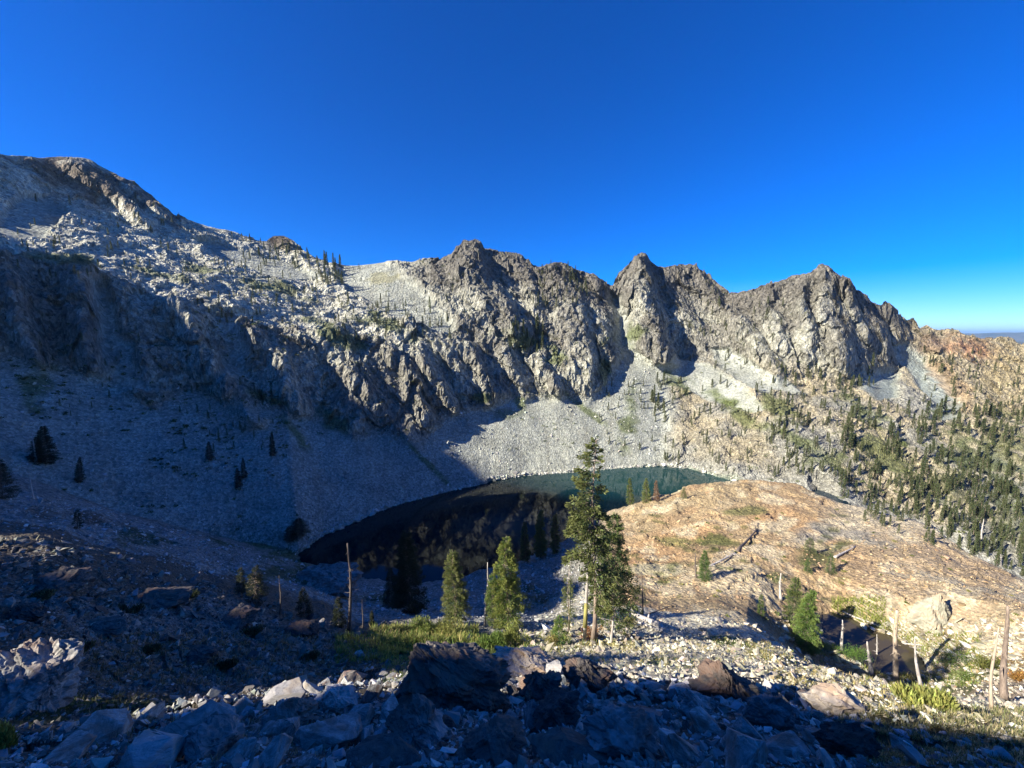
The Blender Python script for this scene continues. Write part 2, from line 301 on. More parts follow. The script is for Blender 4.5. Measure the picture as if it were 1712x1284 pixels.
# ---- helpers on the finished ground
def col_at(az): return int(np.clip(np.searchsorted(AZ, az), 1, NAZ-1))
TT = ZZ/RR
def hit(px, py):
    """ground point seen at a pixel"""
    X, Y, Z = ray(px, py); h = math.hypot(X, Y); T = Z/h; c = col_at(math.atan2(X, Y))
    i = np.nonzero(TT[5:, c] >= T)[0]
    if len(i) == 0: return None
    i = i[0]+5; r = RR[i, c]; return np.array([r*X/h, r*Y/h, ZZ[i, c]])
def ground(x, y):
    az = math.atan2(x, y); r = math.hypot(x, y); c = col_at(az)
    i = int(np.searchsorted(np.maximum.accumulate(RR[:, c]), r)); i = min(max(i, 1), NR-1)
    r0, r1 = RR[i-1, c], RR[i, c]; t = 0 if abs(r1-r0) < 1e-6 else min(max((r-r0)/(r1-r0), 0), 1)
    return ZZ[i-1, c]*(1-t)+ZZ[i, c]*t
PX2, PY2 = project(XX, YY, ZZ)
# ---------------------------------------------------------------- materials
def nodes(name):
    m = bpy.data.materials.new(name); m.use_nodes = True; nt = m.node_tree; nt.nodes.clear()
    out = nt.nodes.new('ShaderNodeOutputMaterial'); b = nt.nodes.new('ShaderNodeBsdfPrincipled')
    nt.links.new(b.outputs[0], out.inputs[0]); b.inputs['Roughness'].default_value = .9
    b.inputs['Specular IOR Level'].default_value = .25
    return m, nt, b
def N(nt, t, **kw):
    n = nt.nodes.new('ShaderNode'+t)
    for k, v in kw.items():
        if k in n.inputs: n.inputs[k].default_value = v
        else: setattr(n, k, v)
    return n
def ramp(nt, fac, stops):
    r = nt.nodes.new('ShaderNodeValToRGB'); nt.links.new(fac, r.inputs[0]); e = r.color_ramp.elements
    while len(e) < len(stops): e.new(.5)
    for i, (p, c) in enumerate(stops): e[i].position = p; e[i].color = (*c, 1) if len(c) == 3 else c
    return r.outputs[0]
def mul(nt, a, b, fac=1.0, mode='MULTIPLY'):
    m = nt.nodes.new('ShaderNodeMix'); m.data_type = 'RGBA'; m.blend_type = mode; m.inputs[0].default_value = fac
    nt.links.new(a, m.inputs[6]); nt.links.new(b, m.inputs[7]); return m.outputs[2]
def terrain_mat(name, scale, speck, bump, stretch=1.0):
    """base colour from the ground's own colour layer, broken by stone-sized cells and veins; relief from the same cells"""
    m, nt, b = nodes(name)
    at_ = N(nt, 'Attribute', attribute_name='Col'); col = at_.outputs['Color']; alp = at_.outputs['Alpha']
    tc = N(nt, 'TexCoord'); mp = N(nt, 'Mapping'); mp.inputs['Scale'].default_value = (1, 1, stretch)
    nt.links.new(tc.outputs['Object'], mp.inputs[0])
    nz = N(nt, 'TexNoise', Scale=scale*.6, Detail=8.0, Roughness=.7); nt.links.new(mp.outputs[0], nz.inputs['Vector'])
    wr = N(nt, 'MixRGB', blend_type='ADD'); wr.inputs[0].default_value = .35/scale
    nt.links.new(mp.outputs[0], wr.inputs[1]); nt.links.new(nz.outputs['Color'], wr.inputs[2])
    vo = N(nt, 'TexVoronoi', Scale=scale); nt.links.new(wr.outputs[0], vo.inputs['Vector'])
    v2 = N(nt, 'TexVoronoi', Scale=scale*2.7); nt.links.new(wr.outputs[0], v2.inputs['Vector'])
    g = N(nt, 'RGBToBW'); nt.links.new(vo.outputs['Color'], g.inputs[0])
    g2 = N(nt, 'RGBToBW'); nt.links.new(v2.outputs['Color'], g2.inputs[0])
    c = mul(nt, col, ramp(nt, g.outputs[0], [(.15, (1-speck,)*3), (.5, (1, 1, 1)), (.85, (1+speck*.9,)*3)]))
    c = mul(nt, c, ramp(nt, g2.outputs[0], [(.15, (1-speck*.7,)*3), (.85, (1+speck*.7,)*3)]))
    mxa = N(nt, 'MixRGB'); nt.links.new(alp, mxa.inputs[0]); nt.links.new(col, mxa.inputs[1]); nt.links.new(c, mxa.inputs[2]); c = mxa.outputs[0]
    c = mul(nt, c, ramp(nt, nz.outputs[0], [(.3, (.72, .74, .78)), (.5, (1, 1, 1)), (.7, (1.2, 1.17, 1.1))]))
    nt.links.new(c, b.inputs['Base Color'])
    s = N(nt, 'Math', operation='ADD'); nt.links.new(vo.outputs['Distance'], s.inputs[0]); nt.links.new(g2.outputs[0], s.inputs[1])
    s2 = N(nt, 'Math', operation='MULTIPLY_ADD'); s2.inputs[1].default_value = 1.6
    nt.links.new(nz.outputs[0], s2.inputs[0]); nt.links.new(s.outputs[0], s2.inputs[2])
    bp = N(nt, 'Bump', Strength=bump, Distance=.9/scale); nt.links.new(s2.outputs[0], bp.inputs['Height']); nt.links.new(bp.outputs[0], b.inputs['Normal'])
    bs = N(nt, 'Math', operation='MULTIPLY'); bs.inputs[1].default_value = bump; nt.links.new(alp, bs.inputs[0]); nt.links.new(bs.outputs[0], bp.inputs['Strength'])
    return m
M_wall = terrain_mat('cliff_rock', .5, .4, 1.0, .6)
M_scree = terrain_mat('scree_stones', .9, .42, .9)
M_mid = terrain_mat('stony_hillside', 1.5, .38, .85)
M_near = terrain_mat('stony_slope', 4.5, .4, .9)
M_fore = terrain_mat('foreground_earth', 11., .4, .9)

# ---------------------------------------------------------------- ground colours of rock, earth and turf, light and shade painted in where noted
def C3(*c): return np.array(c, np.float32)
big = fbm(XX/55, YY/55, ZZ/55, 4); med = fbm(XX/14+9, YY/14, ZZ/14, 4); sml = fbm(XX/(.035*RR+.4), YY/(.035*RR+.4), ZZ/(.035*RR+.4), 3)
COL = np.zeros(RR.shape+(3,), np.float32)
def lay(mask, c):
    m = np.clip(mask, 0, 1)[..., None]; COL[:] = COL*(1-m)+c*m
lay(np.ones_like(RR), C3(.20, .175, .15))
lay((SG > sidx['E'])*1., C3(.27, .25, .23))
lay(sstep(sidx['J']-.1, sidx['J'], SG), C3(.33, .32, .30))
lay(rough*(SG > sidx['J']), C3(.24, .225, .205))
lay(rough*sstep(-.2, .4, big)*(SG > sidx['K'])*.85, C3(.42, .405, .36))
lay(rough*sstep(.0, .7, med)*(SG > sidx['K'])*.6, C3(.15, .135, .125))
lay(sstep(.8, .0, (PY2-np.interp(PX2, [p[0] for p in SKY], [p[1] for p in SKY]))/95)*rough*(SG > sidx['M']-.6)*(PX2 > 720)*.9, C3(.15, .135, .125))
lay(np.clip(bench, 0, 1)*(1-fan)*.85, C3(.53, .505, .445))  # pale granite, lightened further to paint sunlight onto the bench
lay(rocky_ridge*sstep(-.4, .3, big)*(1-sstep(sidx['K'], sidx['K']+.5, SG)), C3(.37, .315, .235))
strk = noise3(AZ[None, :]*60+0*RR, SG*1.2, 0*RR)+.6*noise3(AZ[None, :]*170+0*RR, SG*2.5, 0*RR+5)
lay(scree*.95, C3(.325, .33, .305)); lay(scree*sstep(1400, 1460, PX2), C3(.27, .295, .29)); lay(fan*.9*(PX2 > 1080)*(PX2 < 1400), C3(.34, .345, .325))
lay(scree*sstep(.1, .8, strk)*.5, C3(.26, .25, .22)); lay(scree*sstep(.1, .8, -strk)*.5, C3(.39, .39, .36))
def blob(x, y, rx, ry, c, s=1., lo='A', hi='P', rot=0., soft=.55, n=.5):
    dx = PX2-x; dy = PY2-y; ca, sa = math.cos(R(rot)), math.sin(R(rot))
    u = (dx*ca+dy*sa)/rx; v = (-dx*sa+dy*ca)/ry
    d = np.hypot(u, v)+n*med+n*.6*sml
    lay((1-sstep(1-soft, 1+.25, d))*s*(SG >= sidx[lo])*(SG <= sidx[hi]), c)
GR = C3(.075, .11, .028); GD = C3(.05, .075, .025); YG = C3(.30, .26, .09); OR = C3(.50, .30, .165); RD = C3(.36, .17, .10); BR = C3(.12, .09, .07)
TAN = C3(.42, .34, .23)
# summit of the leftmost peak, red hillside at right
blob(140, 300, 130, 36, C3(.12, .085, .07), .85, 'L', rot=18); blob(260, 335, 60, 22, C3(.13, .10, .09), .8, 'L', rot=35); blob(475, 402, 30, 12, BR, .8, 'L')
blob(470, 404, 34, 14, BR, .7, 'L', rot=30)
lay(sstep(1470, 1560, PX2+20*med)*(1-fan)*(SG > sidx['K'])*.85, C3(.31, .26, .19))
blob(1620, 585, 70, 22, RD, .7, 'K', rot=10, soft=.8); blob(1590, 640, 24, 60, C3(.40, .27, .17), .6, 'J', rot=-38, soft=.7); blob(1560, 570, 30, 20, C3(.22, .17, .14), .6, 'K')
blob(1690, 620, 50, 60, C3(.38, .31, .2), .7, 'J'); blob(1660, 760, 80, 50, GR, .55, 'J', n=.8); blob(1600, 790, 70, 60, GD, .5, 'J', n=.9); blob(1690, 860, 50, 60, GD, .5, 'J', n=.9)
for a in ((800, 665, 26, 8, 0), (870, 672, 12, 14, 0), (985, 690, 40, 6, 40), (1050, 700, 14, 50, 10), (880, 570, 50, 14, 10), (940, 600, 30, 12, 0), (1130, 640, 30, 10, 30), (560, 560, 60, 16, 20), (640, 540, 60, 14, 20),
          (460, 480, 80, 12, 12), (330, 450, 60, 8, 8), (100, 430, 90, 9, 5), (250, 455, 60, 9, 10), (560, 705, 36, 14, 38), (460, 672, 22, 6, 10), (60, 640, 34, 40, 20), (500, 730, 10, 40, -40), (710, 770, 60, 5, 44), (430, 660, 40, 10, 30),
          (1250, 700, 50, 14, 30), (1370, 760, 60, 20, 30), (1300, 680, 60, 16, 30), (1480, 760, 60, 30, 30), (1060, 560, 16, 24, 0), (1010, 620, 12, 30, 0), (1200, 660, 60, 10, 25), (1450, 690, 60, 14, 30)):
    blob(a[0], a[1], a[2], a[3], C3(.10, .125, .035), .75, 'J', 'P', a[4], .7, .7)
blob(640, 465, 30, 10, YG, .4, 'K'); blob(850, 690, 30, 10, GR, .5, 'J')
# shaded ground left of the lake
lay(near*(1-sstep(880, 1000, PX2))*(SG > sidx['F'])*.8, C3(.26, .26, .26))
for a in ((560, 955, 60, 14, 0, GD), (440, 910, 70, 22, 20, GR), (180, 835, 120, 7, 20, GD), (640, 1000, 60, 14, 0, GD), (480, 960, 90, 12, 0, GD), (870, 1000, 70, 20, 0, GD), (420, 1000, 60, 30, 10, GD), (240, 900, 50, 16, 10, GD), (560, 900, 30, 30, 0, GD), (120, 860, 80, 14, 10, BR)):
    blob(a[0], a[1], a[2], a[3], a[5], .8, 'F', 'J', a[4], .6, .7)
# the near slope (brown at left with shade painted in, sunlit stones at right)
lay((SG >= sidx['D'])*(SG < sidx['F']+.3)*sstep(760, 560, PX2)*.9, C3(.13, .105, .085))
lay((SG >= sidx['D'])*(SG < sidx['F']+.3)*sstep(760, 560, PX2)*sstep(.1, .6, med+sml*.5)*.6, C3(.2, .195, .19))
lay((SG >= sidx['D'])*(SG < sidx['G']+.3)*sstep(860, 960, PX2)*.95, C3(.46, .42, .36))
for a in ((320, 1085, 150, 22, 0, C3(.16, .12, .06)), (560, 1100, 90, 20, 0, C3(.16, .12, .06)), (640, 1085, 120, 22, 0, GR), (760, 1075, 110, 20, 0, GR), (640, 1125, 90, 14, 0, GD), (1260, 1085, 120, 10, 18, YG), (1200, 1070, 60, 7, 10, GR), (1100, 1108, 60, 8, 0, GR),
          (1020, 1075, 60, 9, 0, YG), (1560, 1200, 110, 22, 14, C3(.11, .13, .04)), (1330, 1135, 40, 14, 10, YG), (1450, 1160, 60, 10, 15, C3(.22, .17, .08)), (1650, 1230, 90, 22, 10, C3(.09, .11, .04)), (130, 1190, 120, 16, -5, GD), (60, 1170, 90, 14, 0, GD), (860, 1080, 50, 16, 0, GR), (980, 1060, 14, 10, 0, C3(.45, .2, .12))):
    blob(a[0], a[1], a[2], a[3], a[5], .85, 'D', 'G', a[4], .6, .8)
# the ochre dome
dm = domez*(SG > sidx['G']-.6)*(SG < sidx['I'])
lay(dm, C3(.46, .345, .22)); lay(dm*sstep(-.3, .5, big+.4*med)*.8, OR); lay(dm*sstep(.05, .5, med+.5*sml)*.75, C3(.58, .49, .36)); lay(dm*sstep(.2, .7, -med+.3*sml)*.5, C3(.40, .24, .14))
lay(dm*sstep(1350, 1500, PX2)*.5, C3(.47, .40, .31)); lay(dm*sstep(1350, 1450, PX2)*sstep(920, 860, PY2)*.7, C3(.56, .49, .40))
for a in ((1205, 905, 40, 9, 10, GR), (1215, 950, 60, 8, 6, GR), (1100, 975, 50, 9, -8, GR), (1400, 915, 34, 10, -20, GR), (1470, 1035, 80, 9, 22, C3(.16, .19, .04)), (1540, 1085, 60, 10, 25, C3(.13, .15, .04)), (1370, 925, 40, 22, 10, GD), (1110, 955, 60, 10, 0, C3(.55, .5, .36)), (1300, 965, 26, 10, 0, GR),
          (1130, 905, 36, 8, 0, C3(.2, .2, .08)), (1250, 855, 40, 6, 0, C3(.2, .2, .08)), (1620, 1110, 70, 30, 10, C3(.10, .13, .04)), (1560, 1060, 60, 18, 10, C3(.14, .12, .08)), (1570, 1140, 70, 14, 10, GR), (1690, 1100, 30, 14, 0, C3(.4, .25, .08)), (1410, 890, 60, 14, 10, C3(.36, .33, .3)), (1350, 900, 40, 16, 0, C3(.3, .28, .26))):
    blob(a[0], a[1], a[2], a[3], a[5], .8, 'F', 'I', a[4], .6, .8)
for _ in range(70):                 # mats of low heath on the dome
    bx, by = rng.uniform(1020, 1420), rng.uniform(860, 1010)
    blob(bx, by, rng.uniform(5, 16), rng.uniform(2, 4), C3(.13, .14, .05), .65, 'F', 'I', rng.uniform(-10, 20), .6, .8)
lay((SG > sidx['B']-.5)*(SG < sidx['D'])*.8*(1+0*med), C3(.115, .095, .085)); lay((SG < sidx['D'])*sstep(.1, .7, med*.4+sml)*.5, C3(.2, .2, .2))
blob(1560, 1240, 200, 40, C3(.10, .10, .05), .8, 'A', 'E', 8, .6, .4); blob(1250, 1200, 120, 20, C3(.12, .09, .075), .6, 'A', 'D')
# shallow water rim and lake bed: pale greenish stones
lay((SG > sidx['H']-.2)*(SG < sidx['J']+.3)*(ZZ < LAKE+.05)*(RR > 120)*(PX2 < 1262), C3(.20, .24, .20))
lay((ZZ < LAKE+1.2)*(ZZ > LAKE-.1)*(SG >= sidx['J']-.4)*(SG < sidx['K'])*.5*(PX2 < 1250), C3(.42, .41, .38))
COL *= (1+.16*sml+.10*med)[..., None]
COL *= C3(.96, 1.0, .91)
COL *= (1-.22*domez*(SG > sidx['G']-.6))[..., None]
COL = np.concatenate([np.clip(COL, .02, .8), (1-.25*np.clip(scree, 0, 1)-.2*domez)[..., None]], -1).astype(np.float32)

scn = scene.collection
def mesh_np(name, verts, faces, mats, cols=None, smooth=True, matidx=None, parent=None):
    me = bpy.data.meshes.new(name); verts = np.ascontiguousarray(verts, np.float32).reshape(-1, 3); faces = np.ascontiguousarray(faces, np.int32)
    k = faces.shape[1]
    me.vertices.add(len(verts)); me.vertices.foreach_set('co', verts.ravel())
    me.loops.add(faces.size); me.loops.foreach_set('vertex_index', faces.ravel())
    me.polygons.add(len(faces)); me.polygons.foreach_set('loop_start', np.arange(len(faces), dtype=np.int32)*k)
    for m in (mats if isinstance(mats, (list, tuple)) else [mats]): me.materials.append(m)
    if matidx is not None: me.polygons.foreach_set('material_index', np.ascontiguousarray(matidx, np.int32))
    me.polygons.foreach_set('use_smooth', np.full(len(faces), smooth))
    if cols is not None:
        ca = me.color_attributes.new('Col', 'FLOAT_COLOR', 'POINT'); c4 = np.ones((len(verts), 4), np.float32); c4[:, :cols.shape[-1]] = cols.reshape(-1, cols.shape[-1])
        ca.data.foreach_set('color', c4.ravel())
    me.update(); me.validate(clean_customdata=False)
    o = bpy.data.objects.new(name, me); scn.objects.link(o)
    if parent is not None: o.parent = parent
    return o
def tag(o, label=None, cat=None, group=None, kind=None):
    for k, v in (('label', label), ('category', cat), ('group', group), ('kind', kind)):
        if v: o[k] = v
    return o
def sheet(name, r0, r1, mat, label, cat, smooth=True):
    n = r1-r0+1; V = np.stack([XX[r0:r1+1], YY[r0:r1+1], ZZ[r0:r1+1]], -1)
    i = np.arange((n-1)*(NAZ-1)); a = (i//(NAZ-1))*NAZ + i % (NAZ-1)
    F = np.stack([a, a+1, a+NAZ+1, a+NAZ], 1)
    return tag(mesh_np(name, V, F, mat, COL[r0:r1+1], smooth), label, cat, kind='structure')
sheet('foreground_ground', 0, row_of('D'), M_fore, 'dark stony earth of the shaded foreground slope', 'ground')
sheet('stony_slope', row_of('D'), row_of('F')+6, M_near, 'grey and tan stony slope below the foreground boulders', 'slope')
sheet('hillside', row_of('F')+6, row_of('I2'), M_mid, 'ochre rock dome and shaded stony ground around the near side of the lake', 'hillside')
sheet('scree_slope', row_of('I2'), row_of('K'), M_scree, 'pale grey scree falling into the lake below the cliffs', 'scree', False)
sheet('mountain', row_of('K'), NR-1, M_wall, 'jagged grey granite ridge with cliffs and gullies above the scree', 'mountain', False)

# ---- unseen ridges left of and behind the camera, crests shaped to cast the shade
PERP = np.array([-SH[1], SH[0]])*-1.0         # horizontal, square to the sun, pointing into the view
def ridge(name, s0, crest, wstep, jag, jl, spread, base, label, steep=1.15):
    w = np.arange(crest[0][0], crest[-1][0], wstep)
    H = np.interp(w, [c[0] for c in crest], [c[1] for c in crest]) - (600-s0)*TANEL
    H = H + jag*(fbm(w/jl, w*0, w*0+3.3, 4))
    offs = np.array([-1, -.7, -.45, -.25, -.12, -.05, 0, .05, .12, .25, .45, .7, 1.0])*spread
    V = []
    for i, o in enumerate(offs):
        z = H - np.abs(o)*steep + (jag*1.5*fbm(w/jl, w*0+o/jl, w*0, 3) if abs(o) > spread*.08 else 0)
        z = np.maximum(z, base) if abs(o) < spread else z*0+base
        z = np.minimum(z, H-abs(o)*.8); p = SH[None, :]*(s0+o) + PERP[None, :]*w[:, None]
        V.append(np.stack([p[:, 0], p[:, 1], z], -1))
    V = np.array(V); n, m = V.shape[:2]; i = np.arange((n-1)*(m-1)); a = (i//(m-1))*m + i % (m-1)
    F = np.stack([a, a+1, a+m+1, a+m], 1)
    c = np.broadcast_to(C3(.24, .22, .2), V.shape)
    return tag(mesh_np(name, V, F, M_wall, c), label, 'hillside', kind='structure')
ridge('near_shade_spur', 32, [(-90, 362), (-20, 355), (0, 348), (1.9, 345.6), (2.8, 344.7), (3.4, 344.2), (4.6, 343.2), (5.5, 342), (6.1, 340), (6.6, 338.8), (7.3, 338.5), (7.9, 341.3), (9.3, 341), (10, 334), (14, 318)], .2, .3, 2.2, 34, -22, 'unseen stony spur left of the viewpoint, shaped to shade the foreground')
ridge('mid_shade_spur', 210, [(-60, 356), (6, 335.5), (12, 334.3), (14.6, 334.3), (15.6, 336.5), (18, 336), (21, 331), (24, 328), (29, 324), (34, 320), (39, 316), (41, 312.5), (46, 311), (60, 312), (71, 316), (80, 311), (96, 305), (110, 309), (119, 320), (128, 324), (136, 318)], 1.5, .8, 9, 70, -75, 'unseen higher spur left of the basin, crest shaped to cast its shade', 2.4)
ridge('far_shade_spur', 600, [(100, 300), (140, 322), (180, 318), (220, 304), (240, 292.5), (253, 298), (262, 298), (270, 301), (277, 302), (285, 299), (291, 298), (298, 305), (307, 313), (316, 316), (322, 306), (330, 296), (345, 278), (420, 238), (520, 215)], 3, 2.0, 22, 170, -90, 'unseen ridge left of the basin, crest shaped to cast the basin shadow', 2.0)

# ---- far hills and lowland
m, nt, b = nodes('far_hill_forest'); nz = N(nt, 'TexNoise', Scale=.0016, Detail=8.0)
tc = N(nt, 'TexCoord'); nt.links.new(tc.outputs['Object'], nz.inputs['Vector'])
nt.links.new(ramp(nt, nz.outputs[0], [(.35, (.05, .07, .05)), (.7, (.16, .15, .11))]), b.inputs['Base Color']); M_hill = m
ta = np.linspace(R(-89), R(89), 400); V = []
for r, zf in ((6500, -1500), (9000, -900), (12500, None), (14500, -900), (19000, -700), (24000, None), (30000, -1200)):
    if zf is None:
        az_pk = (-150 if r < 20000 else 40) + (110 if r < 20000 else 170)*fbm(ta*7+r, ta*0, ta*0, 4)
        z = az_pk
    else: z = ta*0+zf+60*fbm(ta*20+r, ta*0, ta*0, 3)
    V.append(np.stack([r*np.sin(ta), r*np.cos(ta), z], -1))
V = np.array(V); n, mm = V.shape[:2]; i = np.arange((n-1)*(mm-1)); a = (i//(mm-1))*mm + i % (mm-1)
tag(mesh_np('far_hills', V, np.stack([a, a+1, a+mm+1, a+mm], 1), M_hill), 'hazy blue hills on the horizon at the right edge', 'hills', kind='structure')
g = 60000.; tag(mesh_np('lowland', [[-g, -g, -1400], [g, -g, -1400], [g, g, -1400], [-g, g, -1400]], [[0, 1, 2, 3]], M_hill), 'forested lowland far below the mountains', 'ground', kind='structure')

# ---- water
def water_mat(name, deep, bump, rough=.03):
    m, nt, b = nodes(name)
    b.inputs['Base Color'].default_value = (*deep, 1); b.inputs['Roughness'].default_value = rough; b.inputs['IOR'].default_value = 1.33
    b.inputs['Specular IOR Level'].default_value = .5; b.inputs['Specular Tint'].default_value = (.62, .95, 1, 1)
    tc = N(nt, 'TexCoord'); mp = N(nt, 'Mapping'); mp.inputs['Scale'].default_value = (1, .5, 1); mp.inputs['Rotation'].default_value = (0, 0, .4)
    nt.links.new(tc.outputs['Object'], mp.inputs[0])
    nz = N(nt, 'TexNoise', Scale=.9, Detail=4.0); nt.links.new(mp.outputs[0], nz.inputs['Vector'])
    bp = N(nt, 'Bump', Strength=bump, Distance=.06); nt.links.new(nz.outputs[0], bp.inputs['Height']); nt.links.new(bp.outputs[0], b.inputs['Normal'])
    return m, nt, b
def water(name, poly, level, mat, label, cat, grow, shallow=None):
    c = poly.mean(0); ring = c + (poly-c)*1.0
    d = poly-c; L = np.hypot(d[:, 0], d[:, 1])[:, None]; ring = poly + d/L*grow
    n = len(ring); fr = [0, .3, .6, .8, .9, 1.0]; V = []; cols = []
    # resample outline finely
    t = np.linspace(0, n, 160, endpoint=False); i0 = t.astype(int) % n; f = (t-np.floor(t))[:, None]; rg = ring[i0]*(1-f)+ring[(i0+1) % n]*f
    V = [[c[0], c[1], level]]
    for q in fr[1:]:
        for p in rg: pp = c+(p-c)*q; V.append([pp[0], pp[1], level])
    k = len(rg); F = [[0, 1+i, 1+(i+1) % k] for i in range(k)]
    o = []
    me = bpy.data.meshes.new(name)
    for j in range(len(fr)-2):
        for i in range(k): F.append([1+j*k+i, 1+(j+1)*k+i, 1+(j+1)*k+(i+1) % k]); F.append([1+j*k+i, 1+(j+1)*k+(i+1) % k, 1+j*k+(i+1) % k])
    V = np.array(V, np.float32)
    if shallow is not None:
        sdv = sdist(poly, V[:, 0], V[:, 1]); 
    ob = mesh_np(name, V, np.array(F), mat, smooth=False)
    return tag(ob, label, cat, kind='structure')
M_lake, nt, b = water_mat('lake_water', (.004, .022, .026), .12)
geo = N(nt, 'NewGeometry'); sx = N(nt, 'SeparateXYZ'); nt.links.new(geo.outputs['Position'], sx.inputs[0])
# turquoise shelf along the east part of the far shore, by place
def vdist(cx, cy, rx, ry):
    mp = N(nt, 'Mapping'); mp.inputs['Location'].default_value = (-cx/rx, -cy/ry, 0); mp.inputs['Scale'].default_value = (1/rx, 1/ry, 0)
    nt.links.new(geo.outputs['Position'], mp.inputs[0]); l = N(nt, 'VectorMath', operation='LENGTH'); nt.links.new(mp.outputs[0], l.inputs[0]); return l.outputs['Value']
e1 = shore([(1090, 800)], LAKE)[0]; e2 = shore([(880, 880)], LAKE)[0]
r1 = ramp(nt, vdist(e1[0], e1[1], 105, 42), [(.45, (.008, .034, .031)), (1.0, (0, 0, 0))]); r2 = ramp(nt, vdist(e2[0], e2[1], 45, 26), [(.2, (.003, .026, .032)), (1.0, (0, 0, 0))])
base = N(nt, 'RGB'); base.outputs[0].default_value = (.001, .007, .012, 1)
nt.links.new(mul(nt, mul(nt, base.outputs[0], r1, 1, 'ADD'), r2, 1, 'ADD'), b.inputs['Base Color'])
water('lake', lake_poly, LAKE, M_lake, 'dark teal mountain lake below the scree', 'lake', 6)
M_pond, _, _ = water_mat('pond_water', (.062, .050, .030), .08, .08)
water('pond', pond_poly, POND, M_pond, 'small brown pond in the hollow at right', 'pond', 2.2)
M_tarn, _, _ = water_mat('tarn_water', (.006, .02, .035), .05)
water('tarn', tarn_poly, TARN, M_tarn, 'small blue tarn behind the ochre dome', 'tarn', 1.5)

# ---- the air: one even box round everything, so that only the far hills fade
hz = bpy.data.materials.new('haze_air'); hz.use_nodes = True; hn = hz.node_tree; hn.nodes.clear()
ho = hn.nodes.new('ShaderNodeOutputMaterial'); hv = hn.nodes.new('ShaderNodeVolumePrincipled'); hv.inputs['Color'].default_value = (.42, .70, 1, 1); hv.inputs['Density'].default_value = 3.0e-5; hv.inputs['Anisotropy'].default_value = .2
hn.links.new(hv.outputs[0], ho.inputs['Volume'])
X0, X1, Y0, Y1, Z0, Z1 = -61000, 61000, -61000, 61000, -1401., 420.
hb_ = [[x, y, z] for z in (Z0, Z1) for y in (Y0, Y1) for x in (X0, X1)]
tag(mesh_np('haze', hb_, [[0, 2, 3, 1], [4, 5, 7, 6], [0, 1, 5, 4], [2, 6, 7, 3], [0, 4, 6, 2], [1, 3, 7, 5]], hz, smooth=False), 'thin blue air between the mountains and the far hills', 'haze', kind='stuff')
# ---------------------------------------------------------------- loose rocks
import bmesh
def ico(sub):
    bm = bmesh.new(); bmesh.ops.create_icosphere(bm, subdivisions=sub, radius=1.0)
    V = np.array([v.co[:] for v in bm.verts]); F = np.array([[v.index for v in f.verts] for f in bm.faces]); bm.free(); return V, F
ICO = {k: ico(k) for k in (1, 2, 3, 4, 5, 6)}
def rock_shape(seed, sub, planes=12, flat=(1, .8, .6), rough_=.03, lo=.45, hi=.8):
    g = np.random.default_rng(seed); V, F = ICO[sub]; V = V.copy()
    for _ in range(planes):
        n = g.normal(size=3); n /= np.linalg.norm(n); d = g.uniform(lo, hi)
        e = np.maximum(V@n-d, 0); V -= e[:, None]*n
    V = V/np.abs(V).max(0)*np.array(flat)
    if rough_ > 0:
        q = g.uniform(0, 50); V += (rough_*fbm(V[:, 0]*3+q, V[:, 1]*3, V[:, 2]*3, 4))[:, None]*V
    return V, F
def hull_rock(seed, npts, flat=(1, .8, .6)):
    g = np.random.default_rng(seed); P = g.normal(size=(npts, 3)); P /= np.linalg.norm(P, axis=1)[:, None]; P *= g.uniform(.75, 1.0, (npts, 1)); P[:, :2] = np.sign(P[:, :2])*np.abs(P[:, :2])**.8
    bm = bmesh.new(); [bm.verts.new(p) for p in P]; r = bmesh.ops.convex_hull(bm, input=bm.verts)
    bmesh.ops.delete(bm, geom=[v for v in bm.verts if not v.link_faces], context='VERTS'); bmesh.ops.triangulate(bm, faces=bm.faces); bm.verts.index_update()
    V = np.array([v.co[:] for v in bm.verts]); F = np.array([[v.index for v in f.verts] for f in bm.faces]); bm.free()
    V -= (V.max(0)+V.min(0))/2; V = V/np.abs(V).max(0)*np.array(flat); return V, F
def chipped(seed, npts, flat):
    """angular block with small chips along its faces"""
    V, F = hull_rock(seed, npts, flat); bm = bmesh.new(); vs = [bm.verts.new(v) for v in V]; [bm.faces.new([vs[i] for i in f]) for f in F]
    bmesh.ops.recalc_face_normals(bm, faces=bm.faces)
    bmesh.ops.dissolve_limit(bm, angle_limit=.12, verts=bm.verts, edges=bm.edges); bmesh.ops.bevel(bm, geom=bm.edges[:], offset=.025, segments=1, affect='EDGES')
    bmesh.ops.triangulate(bm, faces=bm.faces); bmesh.ops.subdivide_edges(bm, edges=bm.edges[:], cuts=3, use_grid_fill=True); bmesh.ops.triangulate(bm, faces=bm.faces); bm.verts.index_update()
    V = np.array([v.co[:] for v in bm.verts]); F = np.array([[v.index for v in f.verts] for f in bm.faces]); bm.free()
    q = seed*1.7; V = V*(1+.05*facet(V[:, 0]*3+q, V[:, 1]*3, V[:, 2]*4, seed % 50)+.03*noise3(V[:, 0]*7+q, V[:, 1]*7, V[:, 2]*7))[:, None]; return V, F
def rotmat(a, b, c): return np.array(Euler((a, b, c)).to_matrix())
